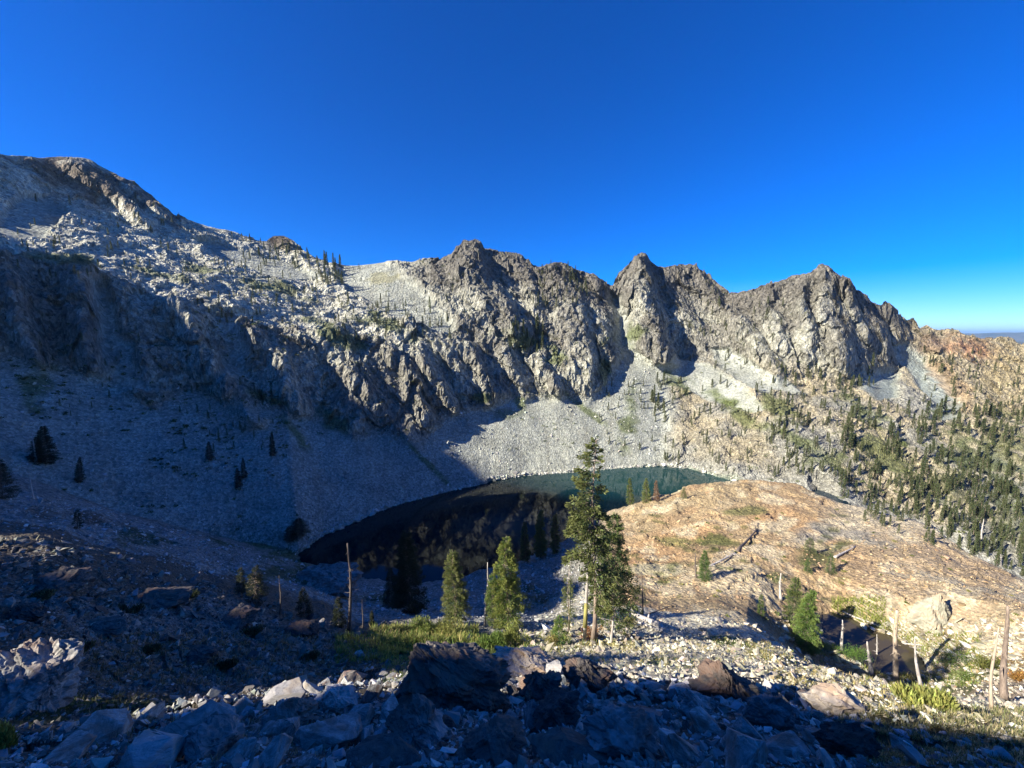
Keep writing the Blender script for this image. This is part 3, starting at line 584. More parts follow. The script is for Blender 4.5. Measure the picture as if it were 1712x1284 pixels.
def rock_mat(name, dark, light, sc=2.2, brown=(.17, .11, .08)):
    m, nt, b = nodes(name); tc = N(nt, 'TexCoord'); oi = N(nt, 'ObjectInfo')
    mp = N(nt, 'Mapping'); mp.inputs['Scale'].default_value = (1, 1, 2.6)
    cx = N(nt, 'CombineXYZ'); sc_ = N(nt, 'Math', operation='MULTIPLY'); sc_.inputs[1].default_value = 40
    nt.links.new(oi.outputs['Random'], sc_.inputs[0]); nt.links.new(sc_.outputs[0], cx.inputs[0]); nt.links.new(cx.outputs[0], mp.inputs['Location']); nt.links.new(tc.outputs['Object'], mp.inputs[0])
    n1 = N(nt, 'TexNoise', Scale=sc, Detail=10.0, Roughness=.72); n1.inputs['Distortion'].default_value = .5; nt.links.new(mp.outputs[0], n1.inputs['Vector'])
    n2 = N(nt, 'TexNoise', Scale=sc*.5, Detail=4.0); nt.links.new(mp.outputs[0], n2.inputs['Vector'])
    c = ramp(nt, n1.outputs[0], [(.34, dark), (.52, tuple((x+y)/2 for x, y in zip(dark, light))), (.66, light)])
    mx = N(nt, 'MixRGB'); nt.links.new(ramp(nt, n2.outputs[0], [(.5, (0, 0, 0)), (.62, (.8, .8, .8))]), mx.inputs[0]); nt.links.new(c, mx.inputs[1]); mx.inputs[2].default_value = (*brown, 1)
    c = mul(nt, mx.outputs[0], ramp(nt, oi.outputs['Random'], [(0, (.6, .6, .62)), (.5, (1, 1, 1)), (.93, (1.25, 1.22, 1.18)), (1, (2.2, 2.2, 2.2))]))
    nt.links.new(c, b.inputs['Base Color'])
    bp = N(nt, 'Bump', Strength=.7, Distance=.06); nt.links.new(n1.outputs[0], bp.inputs['Height']); nt.links.new(bp.outputs[0], b.inputs['Normal'])
    return m
M_rock = rock_mat('grey_blue_rock', (.13, .13, .12), (.50, .49, .45))
M_darkrock = rock_mat('dark_lichened_rock', (.05, .045, .042), (.17, .155, .135), 3.2)
M_pale = rock_mat('pale_quartz_rock', (.36, .35, .33), (.6, .59, .56), 2.5, (.42, .36, .28))
M_green = rock_mat('grey_green_rock', (.17, .17, .13), (.33, .32, .26), .8, (.30, .24, .17))
M_cream = rock_mat('cream_rock', (.20, .17, .14), (.46, .42, .36), 3.0, (.34, .25, .17))
m, nt, b = nodes('rubble_stones'); M_rub = m
c = N(nt, 'Attribute', attribute_name='Col').outputs['Color']; tc = N(nt, 'TexCoord'); nz = N(nt, 'TexNoise', Scale=3.5, Detail=8.0, Roughness=.7); nt.links.new(tc.outputs['Object'], nz.inputs['Vector'])
nt.links.new(mul(nt, c, ramp(nt, nz.outputs[0], [(.3, (.6, .6, .6)), (.7, (1.35, 1.33, 1.3))])), b.inputs['Base Color'])
bp = N(nt, 'Bump', Strength=.5, Distance=.08); nt.links.new(nz.outputs[0], bp.inputs['Height']); nt.links.new(bp.outputs[0], b.inputs['Normal'])

def add_rock(name, V, F, mat, label, cat, p, size, rot, group=None, sink=.3, mesh=None):
    if mesh is None: o = mesh_np(name, V, F, mat, smooth=False)
    else: o = bpy.data.objects.new(name, mesh); scn.objects.link(o)
    s = size if hasattr(size, '__len__') else (size,)*3
    o.location = (p[0], p[1], p[2] + s[2]*(.5-sink)); o.scale = s; o.rotation_euler = rot
    return tag(o, label, cat, group)
def depth(p): return float(p[1]*CP - p[2]*SP)
def at(px, py):
    p = hit(px, py); return p, math.hypot(p[0], p[1]), depth(p)
# standing outcrops: (px of middle, py of foot, py of top, width px, material, lean, label)
def outcrop(px, foot, top, wpx, mat, seed, label, deep=.8, sub=6, peak=.45, rotz=0., sharp=1.0, shear=0.):
    p, d, L = at(px, foot)
    W = wpx/FPX*L*.85; X, Y, Z = ray(px, top); h = math.hypot(X, Y); zt = Z/h*(d+W*.25*deep); H = max(zt-p[2], .3)
    V, F = rock_shape(seed, sub, 26, (1, deep, 1), 0, .5, .85)
    q = seed*3.1; nx = V[:, 0]*.8+V[:, 2]*.5
    ny, nz_ = V[:, 1]*.9+.2*V[:, 0], V[:, 2]*.6-.45*V[:, 0]
    dd = .16*fbm(nx*2.2+q, ny*2.2, nz_*1.5, 3)
    for fr, am in ((2.2, .16), (5, .10), (11, .05)): dd = dd + am*facet(nx*fr+q, ny*fr*.8, nz_*fr*.7, seed)
    for fr, am in ((9, .04), (20, .03), (40, .015)): dd = dd + am*(.5-np.abs(noise3(nx*fr+q, ny*fr*.7, nz_*fr*.5)))
    V = V*(1+dd[:, None])
    t = np.clip((V[:, 2]+.4)/1.4, 0, 1); V[:, 0] *= 1-peak*sharp*t; V[:, 1] *= 1-.35*t; V[:, 0] += shear*t*t
    V = V*np.array([W/2*1.25, W/2*1.25, H/1.05*.72])
    o = mesh_np('rock_outcrop', V, F, mat, smooth=False)
    o.location = (p[0], p[1]+.12*W, p[2]+H*.30); o.rotation_euler = (0, 0, rotz)
    return tag(o, label, 'rock outcrop')
outcrop(752, 1176, 1070, 215, M_darkrock, 11, 'large dark pointed outcrop with green lichen in the middle of the foreground', .75, sharp=1., peak=.6, shear=-.42)
outcrop(985, 1150, 1096, 96, M_darkrock, 12, 'dark brown rock hump in the sunlit rubble below the tall conifer', .8, peak=.6, shear=-.2)
outcrop(1218, 1168, 1106, 110, M_darkrock, 13, 'dark brown outcrop on the edge of the foreground shade at right', .8, peak=.6, shear=-.1)
outcrop(905, 1165, 1118, 80, M_darkrock, 19, 'low dark rock wedge between the big pointed outcrop and the brown hump', .8)
outcrop(40, 1185, 1085, 150, M_rock, 14, 'big blue grey split rock at the left edge of the shaded slope', .7, sharp=.2)
outcrop(1568, 1044, 986, 70, M_green, 15, 'grey green pyramid shaped boulder on the ochre dome', .6, 5, peak=.85)
outcrop(880, 1128, 1084, 110, M_cream, 16, 'pale sunlit rock hump beside the green willows', .8, sharp=.3)
outcrop(1400, 1192, 1164, 80, M_cream, 17, 'low cream coloured rock at the edge of the foreground shade', .8, 4, sharp=.2)
outcrop(548, 985, 946, 90, M_rock, 18, 'rounded rock slab on the dark near shore of the lake', .8, 4, sharp=.1)
for a in ((560, 1190, 1150, 120, 31, 'jagged blue grey ledge left of the big pointed outcrop'), (700, 1236, 1190, 150, 32, 'broken blue grey ledge directly below the big pointed outcrop'), (930, 1215, 1168, 130, 33, 'dark jagged ledge under the low dark rock wedge'),
          (1040, 1262, 1205, 190, 34, 'streaked blue grey outcrop at the bottom right of centre'), (1165, 1196, 1160, 100, 35, 'fractured ledge below the brown outcrop at right'), (820, 1275, 1222, 170, 36, 'dark fractured bedrock at the bottom centre'), (480, 1212, 1176, 110, 37, 'shaded jagged ledge under the sunlit stones at left'),
          (1290, 1215, 1172, 120, 38, 'blue grey broken ledge on the right part of the foreground shade'), (1420, 1262, 1222, 120, 39, 'low shaded ledge near the grass at the bottom right'), (350, 1262, 1215, 150, 40, 'large blue grey ledge at the bottom left')):
    outcrop(a[0], a[1], a[2]+4, a[3]*.72, M_rock if a[4] % 3 else M_darkrock, a[4], a[5], .8, 5, peak=.4, sharp=.8, shear=rng.uniform(-.3, .3), rotz=rng.uniform(-.6, .6))
for a in ((95, 985, 955, 90, 51, 'dark ledge under the small sunlit patch at the left edge'), (262, 1010, 985, 80, 52, 'dark broken ledge in the middle of the shaded left slope'), (170, 1062, 1036, 70, 53, 'small dark ledge above the big split rock at left'),
          (395, 1040, 1018, 60, 54, 'dark rock rib on the shaded slope below the widest dark conifer'), (330, 1105, 1085, 60, 55, 'low dark rock in the dry grass of the shaded slope'), (500, 1062, 1040, 60, 56, 'dark rib of rock at the right end of the shaded slope'), (40, 1035, 1008, 60, 57, 'dark ledge at the left edge above the big split rock')):
    outcrop(a[0], a[1], a[2], a[3], M_darkrock, a[4], a[5], .8, 5, peak=.35, sharp=.7, rotz=rng.uniform(-.5, .5))
# boulders of the foreground
PROTO = []
for k in range(16):
    V, F = chipped(100+k, int(rng.integers(9, 15)), (1, rng.uniform(.6, .9), rng.uniform(.4, .75)))
    me = mesh_np('boulder', V, F, M_rock, smooth=False); PROTO.append(me.data); bpy.data.objects.remove(me)
PALE = []
for k in range(3):
    V, F = chipped(200+k, 11, (1, .8, .7)); me = mesh_np('boulder', V, F, M_pale, smooth=False); PALE.append(me.data); bpy.data.objects.remove(me)
DARK = []
for k in range(4):
    V, F = chipped(230+k, 14, (1, .8, .5)); me = mesh_np('boulder', V, F, M_darkrock, smooth=False); DARK.append(me.data); bpy.data.objects.remove(me)
taken = []
def boulder(px, py, wpx, kind='b', label=None, group=None, tilt=None, asp=None):
    p, d, L = at(px, py); s = wpx/FPX*L/2
    me = random.choice({'b': PROTO, 'w': PALE, 'd': DARK}[kind])
    r = (rng.uniform(-.5, .5), rng.uniform(-.5, .5), rng.uniform(0, 6.28)) if tilt is None else tilt
    sz = (s, s, s*rng.uniform(.8, 1.25)) if asp is None else (s, s*asp[0], s*asp[1])
    o = bpy.data.objects.new('boulder', me); scn.objects.link(o)
    o.location = (p[0], p[1], p[2]+sz[2]*.18); o.scale = sz; o.rotation_euler = r
    taken.append((px, py, wpx*.42)); return tag(o, label, 'boulder', group)
HERO = [(620, 1172, 62, 'b', 'tall blue grey slab leaning left beside the big pointed outcrop', (.3, -.9, .3), (.5, .9)), (684, 1172, 30, 'w', 'small bright white stone left of the big pointed outcrop', None, None),
 (165, 1242, 105, 'b', 'broad grey blue boulder at the left end of the foreground rocks', None, None), (110, 1272, 90, 'b', 'grey blue boulder in the bottom left corner of the rock band', None, None), (310, 1238, 165, 'b', 'wide dark blue slab above the pale speckled rock at the bottom', (.2, .05, .2), (.8, .55)),
 (255, 1280, 120, 'w', 'pale speckled rock cut by the bottom edge at left', None, None), (470, 1172, 92, 'w', 'bright sunlit flat slab on top of the left rock band', (.1, -.2, .3), (.7, .5)), (405, 1190, 56, 'w', 'sunlit tilted stone left of the bright flat slab', (.2, -.7, 0), (.6, .7)),
 (355, 1200, 50, 'w', 'thin sunlit blade of rock at the left end of the lit patch', (.1, -.8, .2), (.5, .5)), (545, 1245, 130, 'b', 'big pale blue boulder with a flat top near the bottom centre left', (.1, .1, .2), (.8, .75)), (465, 1230, 80, 'b', 'blue boulder between the wide dark slab and the flat topped boulder', None, None),
 (600, 1215, 72, 'b', 'steep faced blue block above the flat topped boulder', None, None), (655, 1200, 64, 'b', 'dark blue block under the white stone', None, None), (690, 1212, 44, 'b', 'small blue block below the big pointed outcrop', None, None), (608, 1238, 30, 'w', 'white quartz lump between blue blocks', None, None),
 (896, 1215, 62, 'b', 'smooth pale blue pointed boulder in the centre foreground', None, None), (815, 1262, 60, 'b', 'low blue boulder near the bottom centre', None, None), (1008, 1190, 46, 'b', 'rounded blue boulder below the brown hump', None, None), (1078, 1202, 58, 'b', 'square topped blue boulder right of the rounded one', None, None),
 (1010, 1225, 44, 'b', 'small wedge shaped boulder under the rounded blue one', None, None), (1180, 1222, 70, 'b', 'split grey boulder with a dark red lower half', None, None), (1215, 1222, 40, 'b', 'upright narrow stone beside the split boulder', (.9, .3, .3), (.6, .8)), (1252, 1232, 56, 'b', 'light blue angular boulder at right centre', None, None),
 (1112, 1240, 44, 'w', 'pale block with a sharp top in the right rubble', None, None), (1222, 1252, 40, 'b', 'small angular stone below the upright one', None, None), (1310, 1262, 110, 'b', 'largest flat topped boulder at the bottom right', (.15, .1, .2), (.7, .6)), (1150, 1265, 120, 'b', 'long dark slanting slab at the bottom right centre', (.5, .6, .4), (.45, .45)),
 (1370, 1240, 60, 'b', 'grey blue boulder right of the largest flat topped one', None, None), (1240, 1285, 90, 'b', 'blue boulder cut by the bottom edge at right', None, None), (1180, 1288, 30, 'w', 'white pebble near the bottom edge at right', None, None), (250, 1205, 50, 'b', 'small blue boulder above the wide dark slab', None, None),
 (750, 1212, 40, 'd', 'brown stone with a pale edge in the centre rubble', None, None), (845, 1190, 34, 'd', 'brown wedge shaped stone in a dark hollow', None, None), (640, 1275, 150, 'd', 'large reddish brown ledge at the bottom left of centre', (.1, 0, 0), (.7, .3)), (960, 1272, 180, 'd', 'large dark streaked ledge at the bottom centre', (.1, .1, 0), (.7, .35)),
 (870, 1130, 40, 'w', 'sunlit round stone right of the big pointed outcrop', None, None), (930, 1128, 44, 'w', 'sunlit stone against the brown hump', None, None), (1095, 1152, 40, 'w', 'upright sunlit stone on the shade line', (.8, .3, 0), (.6, .8)), (1135, 1158, 46, 'w', 'pale triangular stone on the shade line at right', (.7, -.4, 0), (.6, .8)),
 (590, 1140, 50, 'd', 'brown sunlit stone on the crest of the left rock band', None, None), (520, 1160, 44, 'w', 'sunlit blocky stone right of the bright flat slab', None, None), (300, 1260, 60, 'b', 'dim blue boulder right of the pale speckled rock', None, None), (390, 1270, 90, 'b', 'slanting blue grey slab at the bottom left', (.3, -.4, .2), (.6, .5)),
 (460, 1280, 80, 'b', 'dark blue block touching the bottom edge left of centre', None, None)]
for px, py, w, k, lab, t, a in HERO: boulder(px, py, w*.88, k, lab, None, t, a)
n = 0; tries = 0
while n < 235 and tries < 20000:
    tries += 1
    px = rng.uniform(60, 1700); py = rng.uniform(1120, 1284); yc = np.interp(px, [0, 200, 430, 640, 860, 1000, 1290, 1500, 1712], [1250, 1210, 1160, 1130, 1150, 1135, 1155, 1215, 1270])
    if py < yc: continue
    if px > 1400 and rng.random() < .8: continue
    w = rng.uniform(11, 24)+ (rng.random() < .25)*rng.uniform(4, 22)
    if any((px-a)**2+(py-b_)**2*1.6 < (r+w*.3)**2 for a, b_, r in taken): continue
    kind = 'w' if rng.random() < .07 else ('d' if rng.random() < .16 else 'b')
    if py-yc < 26 and rng.random() < .4: kind = 'w' if px < 600 or px > 900 else kind
    zone = ('left of the big pointed outcrop' if px < 660 else 'below the big pointed outcrop' if px < 880 else 'right of the big pointed outcrop' if px < 1200 else 'at the right end of the rock band')
    colr = {'w': 'small pale stone', 'd': 'small dark brown stone', 'b': 'angular blue grey boulder'}[kind]
    boulder(px, py, w, kind, '%s in the foreground rubble %s' % (colr, zone), '%ss of the foreground rubble %s' % (colr, zone)); n += 1
# loose stones nobody could count, laid over the slopes
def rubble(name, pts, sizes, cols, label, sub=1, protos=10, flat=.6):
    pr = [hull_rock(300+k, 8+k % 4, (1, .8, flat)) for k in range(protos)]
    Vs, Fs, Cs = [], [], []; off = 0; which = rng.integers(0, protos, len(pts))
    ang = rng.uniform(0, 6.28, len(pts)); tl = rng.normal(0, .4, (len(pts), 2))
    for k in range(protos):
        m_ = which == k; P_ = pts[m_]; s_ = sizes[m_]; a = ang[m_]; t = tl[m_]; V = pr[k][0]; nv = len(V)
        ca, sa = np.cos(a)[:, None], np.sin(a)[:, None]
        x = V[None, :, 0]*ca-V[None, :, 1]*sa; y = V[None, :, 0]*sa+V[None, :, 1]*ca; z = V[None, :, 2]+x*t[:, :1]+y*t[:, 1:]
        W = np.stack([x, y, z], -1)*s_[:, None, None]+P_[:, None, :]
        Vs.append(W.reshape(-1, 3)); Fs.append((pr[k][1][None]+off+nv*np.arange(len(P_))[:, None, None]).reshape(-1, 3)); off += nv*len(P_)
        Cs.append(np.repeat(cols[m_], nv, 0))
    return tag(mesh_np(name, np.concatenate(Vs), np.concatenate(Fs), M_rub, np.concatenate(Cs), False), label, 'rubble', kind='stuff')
def scatter_px(n, box, cond=None):
    out = []; k = 0
    while len(out) < n and k < n*5:
        k += 1; px = rng.uniform(box[0], box[1]); py = rng.uniform(box[2], box[3])
        if cond is not None and not cond(px, py): continue
        p = hit(px, py)
        if p is not None: out.append((p[0], p[1], p[2], px, py))
    return np.array(out)
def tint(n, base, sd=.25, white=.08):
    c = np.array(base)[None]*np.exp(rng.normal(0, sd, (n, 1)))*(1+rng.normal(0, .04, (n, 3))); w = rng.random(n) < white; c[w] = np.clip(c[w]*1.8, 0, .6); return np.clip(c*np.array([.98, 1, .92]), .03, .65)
q = scatter_px(12000, (-40, 1760, 1120, 1340), lambda x, y: y > np.interp(x, [0, 200, 430, 640, 860, 1000, 1290, 1500, 1712], [1240, 1200, 1150, 1125, 1140, 1125, 1150, 1205, 1250]) and (x < 1450 or rng.random() < .3))
L = q[:, 1]*CP-q[:, 2]*SP; LD = np.linalg.norm(q[:, :3], axis=1); sz = rng.lognormal(np.log(5.0), .55, len(q))/FPX*L/2*1.3
rubble('foreground_rubble', q[:, :3], sz, tint(len(q), (.25, .255, .26), .45, .06), 'loose angular stones between the foreground boulders', 1)
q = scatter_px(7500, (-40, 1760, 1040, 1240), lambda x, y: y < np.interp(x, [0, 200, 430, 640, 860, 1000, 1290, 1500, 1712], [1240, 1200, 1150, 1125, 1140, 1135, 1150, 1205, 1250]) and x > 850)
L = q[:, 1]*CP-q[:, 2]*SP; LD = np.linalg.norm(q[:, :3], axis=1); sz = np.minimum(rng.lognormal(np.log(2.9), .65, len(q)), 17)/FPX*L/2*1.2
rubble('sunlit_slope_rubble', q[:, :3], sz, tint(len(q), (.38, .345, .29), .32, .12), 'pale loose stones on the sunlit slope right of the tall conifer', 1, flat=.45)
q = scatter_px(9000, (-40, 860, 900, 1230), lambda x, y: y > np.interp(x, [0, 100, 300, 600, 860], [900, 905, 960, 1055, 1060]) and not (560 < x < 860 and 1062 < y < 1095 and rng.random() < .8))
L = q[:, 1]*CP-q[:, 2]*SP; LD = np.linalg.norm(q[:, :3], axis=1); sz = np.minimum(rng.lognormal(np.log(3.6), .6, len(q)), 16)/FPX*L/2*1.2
rubble('shaded_slope_rubble', q[:, :3], sz, tint(len(q), (.17, .16, .15), .45, .05), 'loose stones on the shaded slope at left', 1, flat=.5)  # stone colour lowered to paint in the shade of this slope
q = scatter_px(3800, (-20, 1760, 800, 1150), lambda x, y: (x > 1010) and y > np.interp(x, [1010, 1200, 1330, 1550, 1712], [870, 812, 820, 890, 985]))
L = q[:, 1]*CP-q[:, 2]*SP; LD = np.linalg.norm(q[:, :3], axis=1); ok = (LD > 60) & ~((q[:, 2] < POND+.8) & (q[:, 2] > POND-3)); q = q[ok]; L = L[ok]; sz = np.minimum(rng.lognormal(np.log(1.9), .5, len(q)), 8)/FPX*L/2*1.2
cc = tint(len(q), (.38, .27, .17), .28, .06)
rubble('dome_stones', q[:, :3], sz, cc, 'scattered flat stones on the ochre dome', 1, flat=.4)
q = scatter_px(9000, (0, 1000, 830, 1040), lambda x, y: y > np.interp(x, [0, 100, 250, 500, 520, 600, 700, 1000], [800, 830, 875, 940, 950, 975, 990, 890]))
L = q[:, 1]*CP-q[:, 2]*SP; LD = np.linalg.norm(q[:, :3], axis=1); ok = (LD > 62) & (q[:, 2] > LAKE+.1); q = q[ok]; L = L[ok]; sz = np.minimum(rng.lognormal(np.log(2.2), .5, len(q)), 8)/FPX*L/2*1.2
rubble('shore_rubble', q[:, :3], sz, tint(len(q), (.36, .36, .37), .3, .1), 'broken rock on the dark ground near the lake', 1, flat=.5)
q = scatter_px(14000, (-10, 1130, 600, 930), None)
L = q[:, 1]*CP-q[:, 2]*SP; LD = np.linalg.norm(q[:, :3], axis=1); az_ = np.arctan2(q[:, 0], q[:, 1])
ok = (LD > 205) & (q[:, 2] > LAKE+.3) & (q[:, 2] < np.interp(az_, AZ, LN['K'][1])+4); q = q[ok]; L = L[ok]; pt = fbm(q[:, 0]/18, q[:, 1]/18, q[:, 2]*0, 2); sz = np.minimum(rng.lognormal(np.log(1.4), .45, len(q))*np.exp(.7*pt), 7)/FPX*L/2*1.2
rubble('scree_boulders', q[:, :3], sz, tint(len(q), (.34, .345, .32), .25, .15), 'grey blocks strewn over the scree above the lake', 1, flat=.6)

# stones along the waterline
t_ = rng.uniform(0, 18, 2600); i0 = t_.astype(int); f_ = (t_-i0)[:, None]; n_ = len(lake_poly)
sp = lake_poly[i0 % n_]*(1-f_)+lake_poly[(i0+1) % n_]*f_; cc_ = lake_poly.mean(0); dv = sp-cc_; dv /= np.linalg.norm(dv, axis=1)[:, None]; sp = sp+dv*rng.normal(.8, 1.3, (len(sp), 1))
zz_ = np.array([ground(x, y) for x, y in sp]); ok = (zz_ > LAKE-.9) & (zz_ < LAKE+3); sp = sp[ok]; zz_ = zz_[ok]
rubble('waterline_stones', np.column_stack([sp, zz_+.1]), rng.lognormal(np.log(.45), .5, len(sp)), tint(len(sp), (.42, .42, .39), .25, .15), 'pale stones along the waterline of the lake', 1, flat=.6)
# ---------------------------------------------------------------- trees
m, nt, b = nodes('conifer_needles'); M_leaf = m
c = N(nt, 'Attribute', attribute_name='Col').outputs['Color']; oi = N(nt, 'ObjectInfo')
nt.links.new(mul(nt, c, ramp(nt, oi.outputs['Random'], [(0, (1.25, 1.3, 1.2)), (1, (2.0, 1.85, 1.6))])), b.inputs['Base Color']); b.inputs['Roughness'].default_value = .6
tl_ = N(nt, 'BsdfTranslucent'); mx_ = N(nt, 'MixShader'); mx_.inputs[0].default_value = .38; lk = b.inputs['Base Color'].links[0].from_socket
nt.links.new(lk, tl_.inputs[0]); nt.links.new(b.outputs[0], mx_.inputs[1]); nt.links.new(tl_.outputs[0], mx_.inputs[2]); nt.links.new(mx_.outputs[0], [n for n in nt.nodes if n.type == 'OUTPUT_MATERIAL'][0].inputs[0])
def bark_mat(name, dark, light, sc=6):
    m, nt, b = nodes(name); tc = N(nt, 'TexCoord'); mp = N(nt, 'Mapping'); mp.inputs['Scale'].default_value = (1, 1, .22); nt.links.new(tc.outputs['Object'], mp.inputs[0])
    nz = N(nt, 'TexNoise', Scale=sc, Detail=8.0, Roughness=.7); nt.links.new(mp.outputs[0], nz.inputs['Vector'])
    nt.links.new(ramp(nt, nz.outputs[0], [(.35, dark), (.62, light)]), b.inputs['Base Color'])
    bp = N(nt, 'Bump', Strength=.8, Distance=.05); nt.links.new(nz.outputs[0], bp.inputs['Height']); nt.links.new(bp.outputs[0], b.inputs['Normal']); return m
M_bark = bark_mat('conifer_bark', (.11, .085, .07), (.30, .24, .19))
M_dead = bark_mat('bleached_wood', (.22, .20, .18), (.55, .52, .47))
M_dark = bark_mat('dark_dead_wood', (.06, .05, .045), (.17, .14, .12))
M_orange = bark_mat('stripped_orange_wood', (.27, .21, .15), (.50, .42, .32))
M_moss = bark_mat('yellow_lichen', (.16, .15, .06), (.34, .32, .10))
def tube(path, rad, n=7):
    path = np.array(path, float); rad = np.array(rad, float)
    if n >= 7: path = np.concatenate([path[:1]-(path[1]-path[0])*.004, path, path[-1:]+(path[-1]-path[-2])*.004]); rad = np.concatenate([[.001], rad, [.001]])
    k = len(path)
    d = np.gradient(path, axis=0); d /= np.linalg.norm(d, axis=1)[:, None]+1e-9
    up = np.where(np.abs(d[:, 2:3]) > .8, [[1., 0, 0]], [[0, 0, 1.]]); a = np.cross(d, up); a /= np.linalg.norm(a, axis=1)[:, None]; b_ = np.cross(d, a)
    t = np.linspace(0, 2*np.pi, n, endpoint=False)
    V = path[:, None]+rad[:, None, None]*(np.cos(t)[None, :, None]*a[:, None]+np.sin(t)[None, :, None]*b_[:, None])
    F = [[i*n+j, i*n+(j+1) % n, (i+1)*n+(j+1) % n, (i+1)*n+j] for i in range(k-1) for j in range(n)]
    return V.reshape(-1, 3), np.array(F)
def join(parts):
    V, F, o = [], [], 0
    for v, f in parts: V.append(v); F.append(f+o); o += len(v)
    return np.concatenate(V), np.concatenate(F)
def sticks(g, n, H, hb, Lmax, trunk, r0, droop=.1, hi=1.0):
    out = []
    for _ in range(n):
        h = g.uniform(hb, hi)*H; a = g.uniform(0, 6.28); L = Lmax*g.uniform(.3, 1)*(1.1-h/H)
        c = trunk(h/H); d = np.array([math.cos(a), math.sin(a), -droop+g.normal(0, .2)]); P = [c, c+d*L*.5, c+d*L+np.array([0, 0, g.normal(0, .12)*L])]
        out.append(tube(P, [r0, r0*.6, r0*.15], 4))
    return out
def needles(base, dirs, size, g, col, flat=.45):
    """one narrow four-cornered spray per base point, along dirs"""
    n = len(base); d = dirs/np.linalg.norm(dirs, axis=1)[:, None]
    s = np.cross(d, g.normal(size=(n, 3))); s /= np.linalg.norm(s, axis=1)[:, None]+1e-9
    L = size*g.uniform(.6, 1.4, (n, 1)); W = L*flat*g.uniform(.7, 1.3, (n, 1))
    V = np.stack([base-d*L*.3, base+s*W*.5+d*L*.2, base+d*L, base-s*W*.5+d*L*.3], 1).reshape(-1, 3)
    F = np.arange(4*n).reshape(-1, 4)
    c = np.array(col)[None]*np.exp(g.normal(0, .28, (n, 1)))*(1+g.normal(0, .06, (n, 3))); return V, F, np.repeat(np.clip(c, .01, .4), 4, 0)
def crown(g, H, hb, R0, trunk, whorl, nb, sp, size, col, prof=1.0, gap=None, droop=.25, lean=None, tipcol=(.15, .17, .05)):
    B, D, C_ = [], [], []; br = []
    h = hb*H
    while h < H*.985:
        u = (h/H-hb)/(1-hb)
        for k in range(nb):
            a = g.uniform(0, 6.28)
            if gap is not None and not gap(u, a, g): continue
            L = R0*((1-u)**prof*.93+.07)*g.uniform(.72, 1.12)*(min(1, .55+u*4) if hb > .02 else 1)
            if lean is not None: L *= lean(u, a)
            hh = h+g.uniform(-.5, .5)*whorl; c = trunk(min(hh/H, .99)); ca, sa = math.cos(a), math.sin(a)
            n = max(4, int(sp*L/R0*(.4+.6)))
            t = g.uniform(.12, 1, n)**.75; dr = droop*(1-u*.9)
            z = (.28*(u-.35)*t - dr*t*t + .10*t**4)*L
            lat = g.normal(0, .16, n)*L*(1.15-t)*1.6
            P = np.stack([c[0]+ca*L*t-sa*lat, c[1]+sa*L*t+ca*lat, c[2]+z+g.normal(0, .035*L+.05, n)], 1)
            dd = np.stack([ca*.9-sa*lat/L*4+g.normal(0, .3, n), sa*.9+ca*lat/L*4+g.normal(0, .3, n), g.normal(-.05, .35, n)], 1)
            B.append(P); D.append(dd); C_.append(t)
            if R0 > 1.2 and L > .5: br.append(tube([c, c+np.array([ca*L*.5, sa*L*.5, (.14*(u-.35)-dr*.25)*L]), c+np.array([ca*L*.92, sa*L*.92, (.28*(u-.35)-dr*.85)*L])], [.018+.022*L/2, .02, .006], 4))
        h += whorl*(1-.35*u)
    B = np.concatenate(B); D = np.concatenate(D); t = np.concatenate(C_)
    V, F, C = needles(B, D, size, g, col); tip = np.repeat((t > .72)[:, None], 4, 0); C = np.where(tip, C*.5+np.array(tipcol)*.5, C)
    return (V, F, C), br
def straight(H, g, bend=.02, dx=0.):
    b1, b2 = g.normal(0, bend, 2)*H
    return lambda t: np.array([b1*t*t+.01*H*math.sin(t*7)+dx*t, b2*t*t, t*H])
def root_at(name, px, py, label, cat, group=None):
    p = hit(px, py)
    while 1010 < px < 1150 and py < 870 and math.hypot(p[0], p[1]) > 200: py += 2; p = hit(px, py)
    e = bpy.data.objects.new(name, None); scn.objects.link(e); e.location = (p[0], p[1], p[2]-.1); e.empty_display_size = .5
    return tag(e, label, cat, group), p, math.hypot(p[0], p[1])
def height_for(p, d, px, ytop):
    X, Y, Z = ray(px, ytop); t = p[1]/Y; return max(Z*t - p[2], .5)+.1
def lean_to(p, px, base, xt, top):
    """sideways offset of the tip so that the stem leans as in the photograph"""
    X, Y, Z = ray(xt, top); return X*p[1]/Y - p[0]
def tree(px, base, top, wpx, label, seed, col=(.055, .085, .03), hb=.05, dens=1.0, dead=0, gap=None, lean=None, prof=1.0, bend=.02, droop=.25, group=None, tipcol=(.15, .17, .05), bark=None, xt=None, trunkr=1.0):
    g = np.random.default_rng(seed); root, p, d = root_at('conifer', px, base, label, 'conifer', group)
    H = height_for(p, d, xt or px, top); R0 = wpx/FPX*depth(p)*.5*1.08
    tr = straight(H, g, bend, lean_to(p, px, base, xt or px, top)*.6); hs = np.linspace(0, 1, 12)
    V, F = tube([tr(t) for t in hs], [max(.012*H*(1-t*.95)*(1.25 if t == 0 else 1)*trunkr, .02) for t in hs], 9); nf = len(F)
    if dead: V, F = join([(V, F)]+sticks(g, dead, H, .12, R0*1.1, tr, .035))
    mesh_np('trunk', V, F, [bark or M_bark, M_dead], matidx=(np.arange(len(F)) >= nf).astype(int), parent=root)
    size = max(.016*H, .12)*.72
    whorl = max(H*.028, .22)
    (V, F, C), br = crown(g, H, hb, R0, tr, whorl, 6, int(52*dens*max(1, R0/.9)), size, col, prof, gap, droop, lean, tipcol)
    mesh_np('crown', V, F, M_leaf, C, False, parent=root)
    if br: V, F = join(br); mesh_np('branches', V, F, M_bark, parent=root)
    return root, H
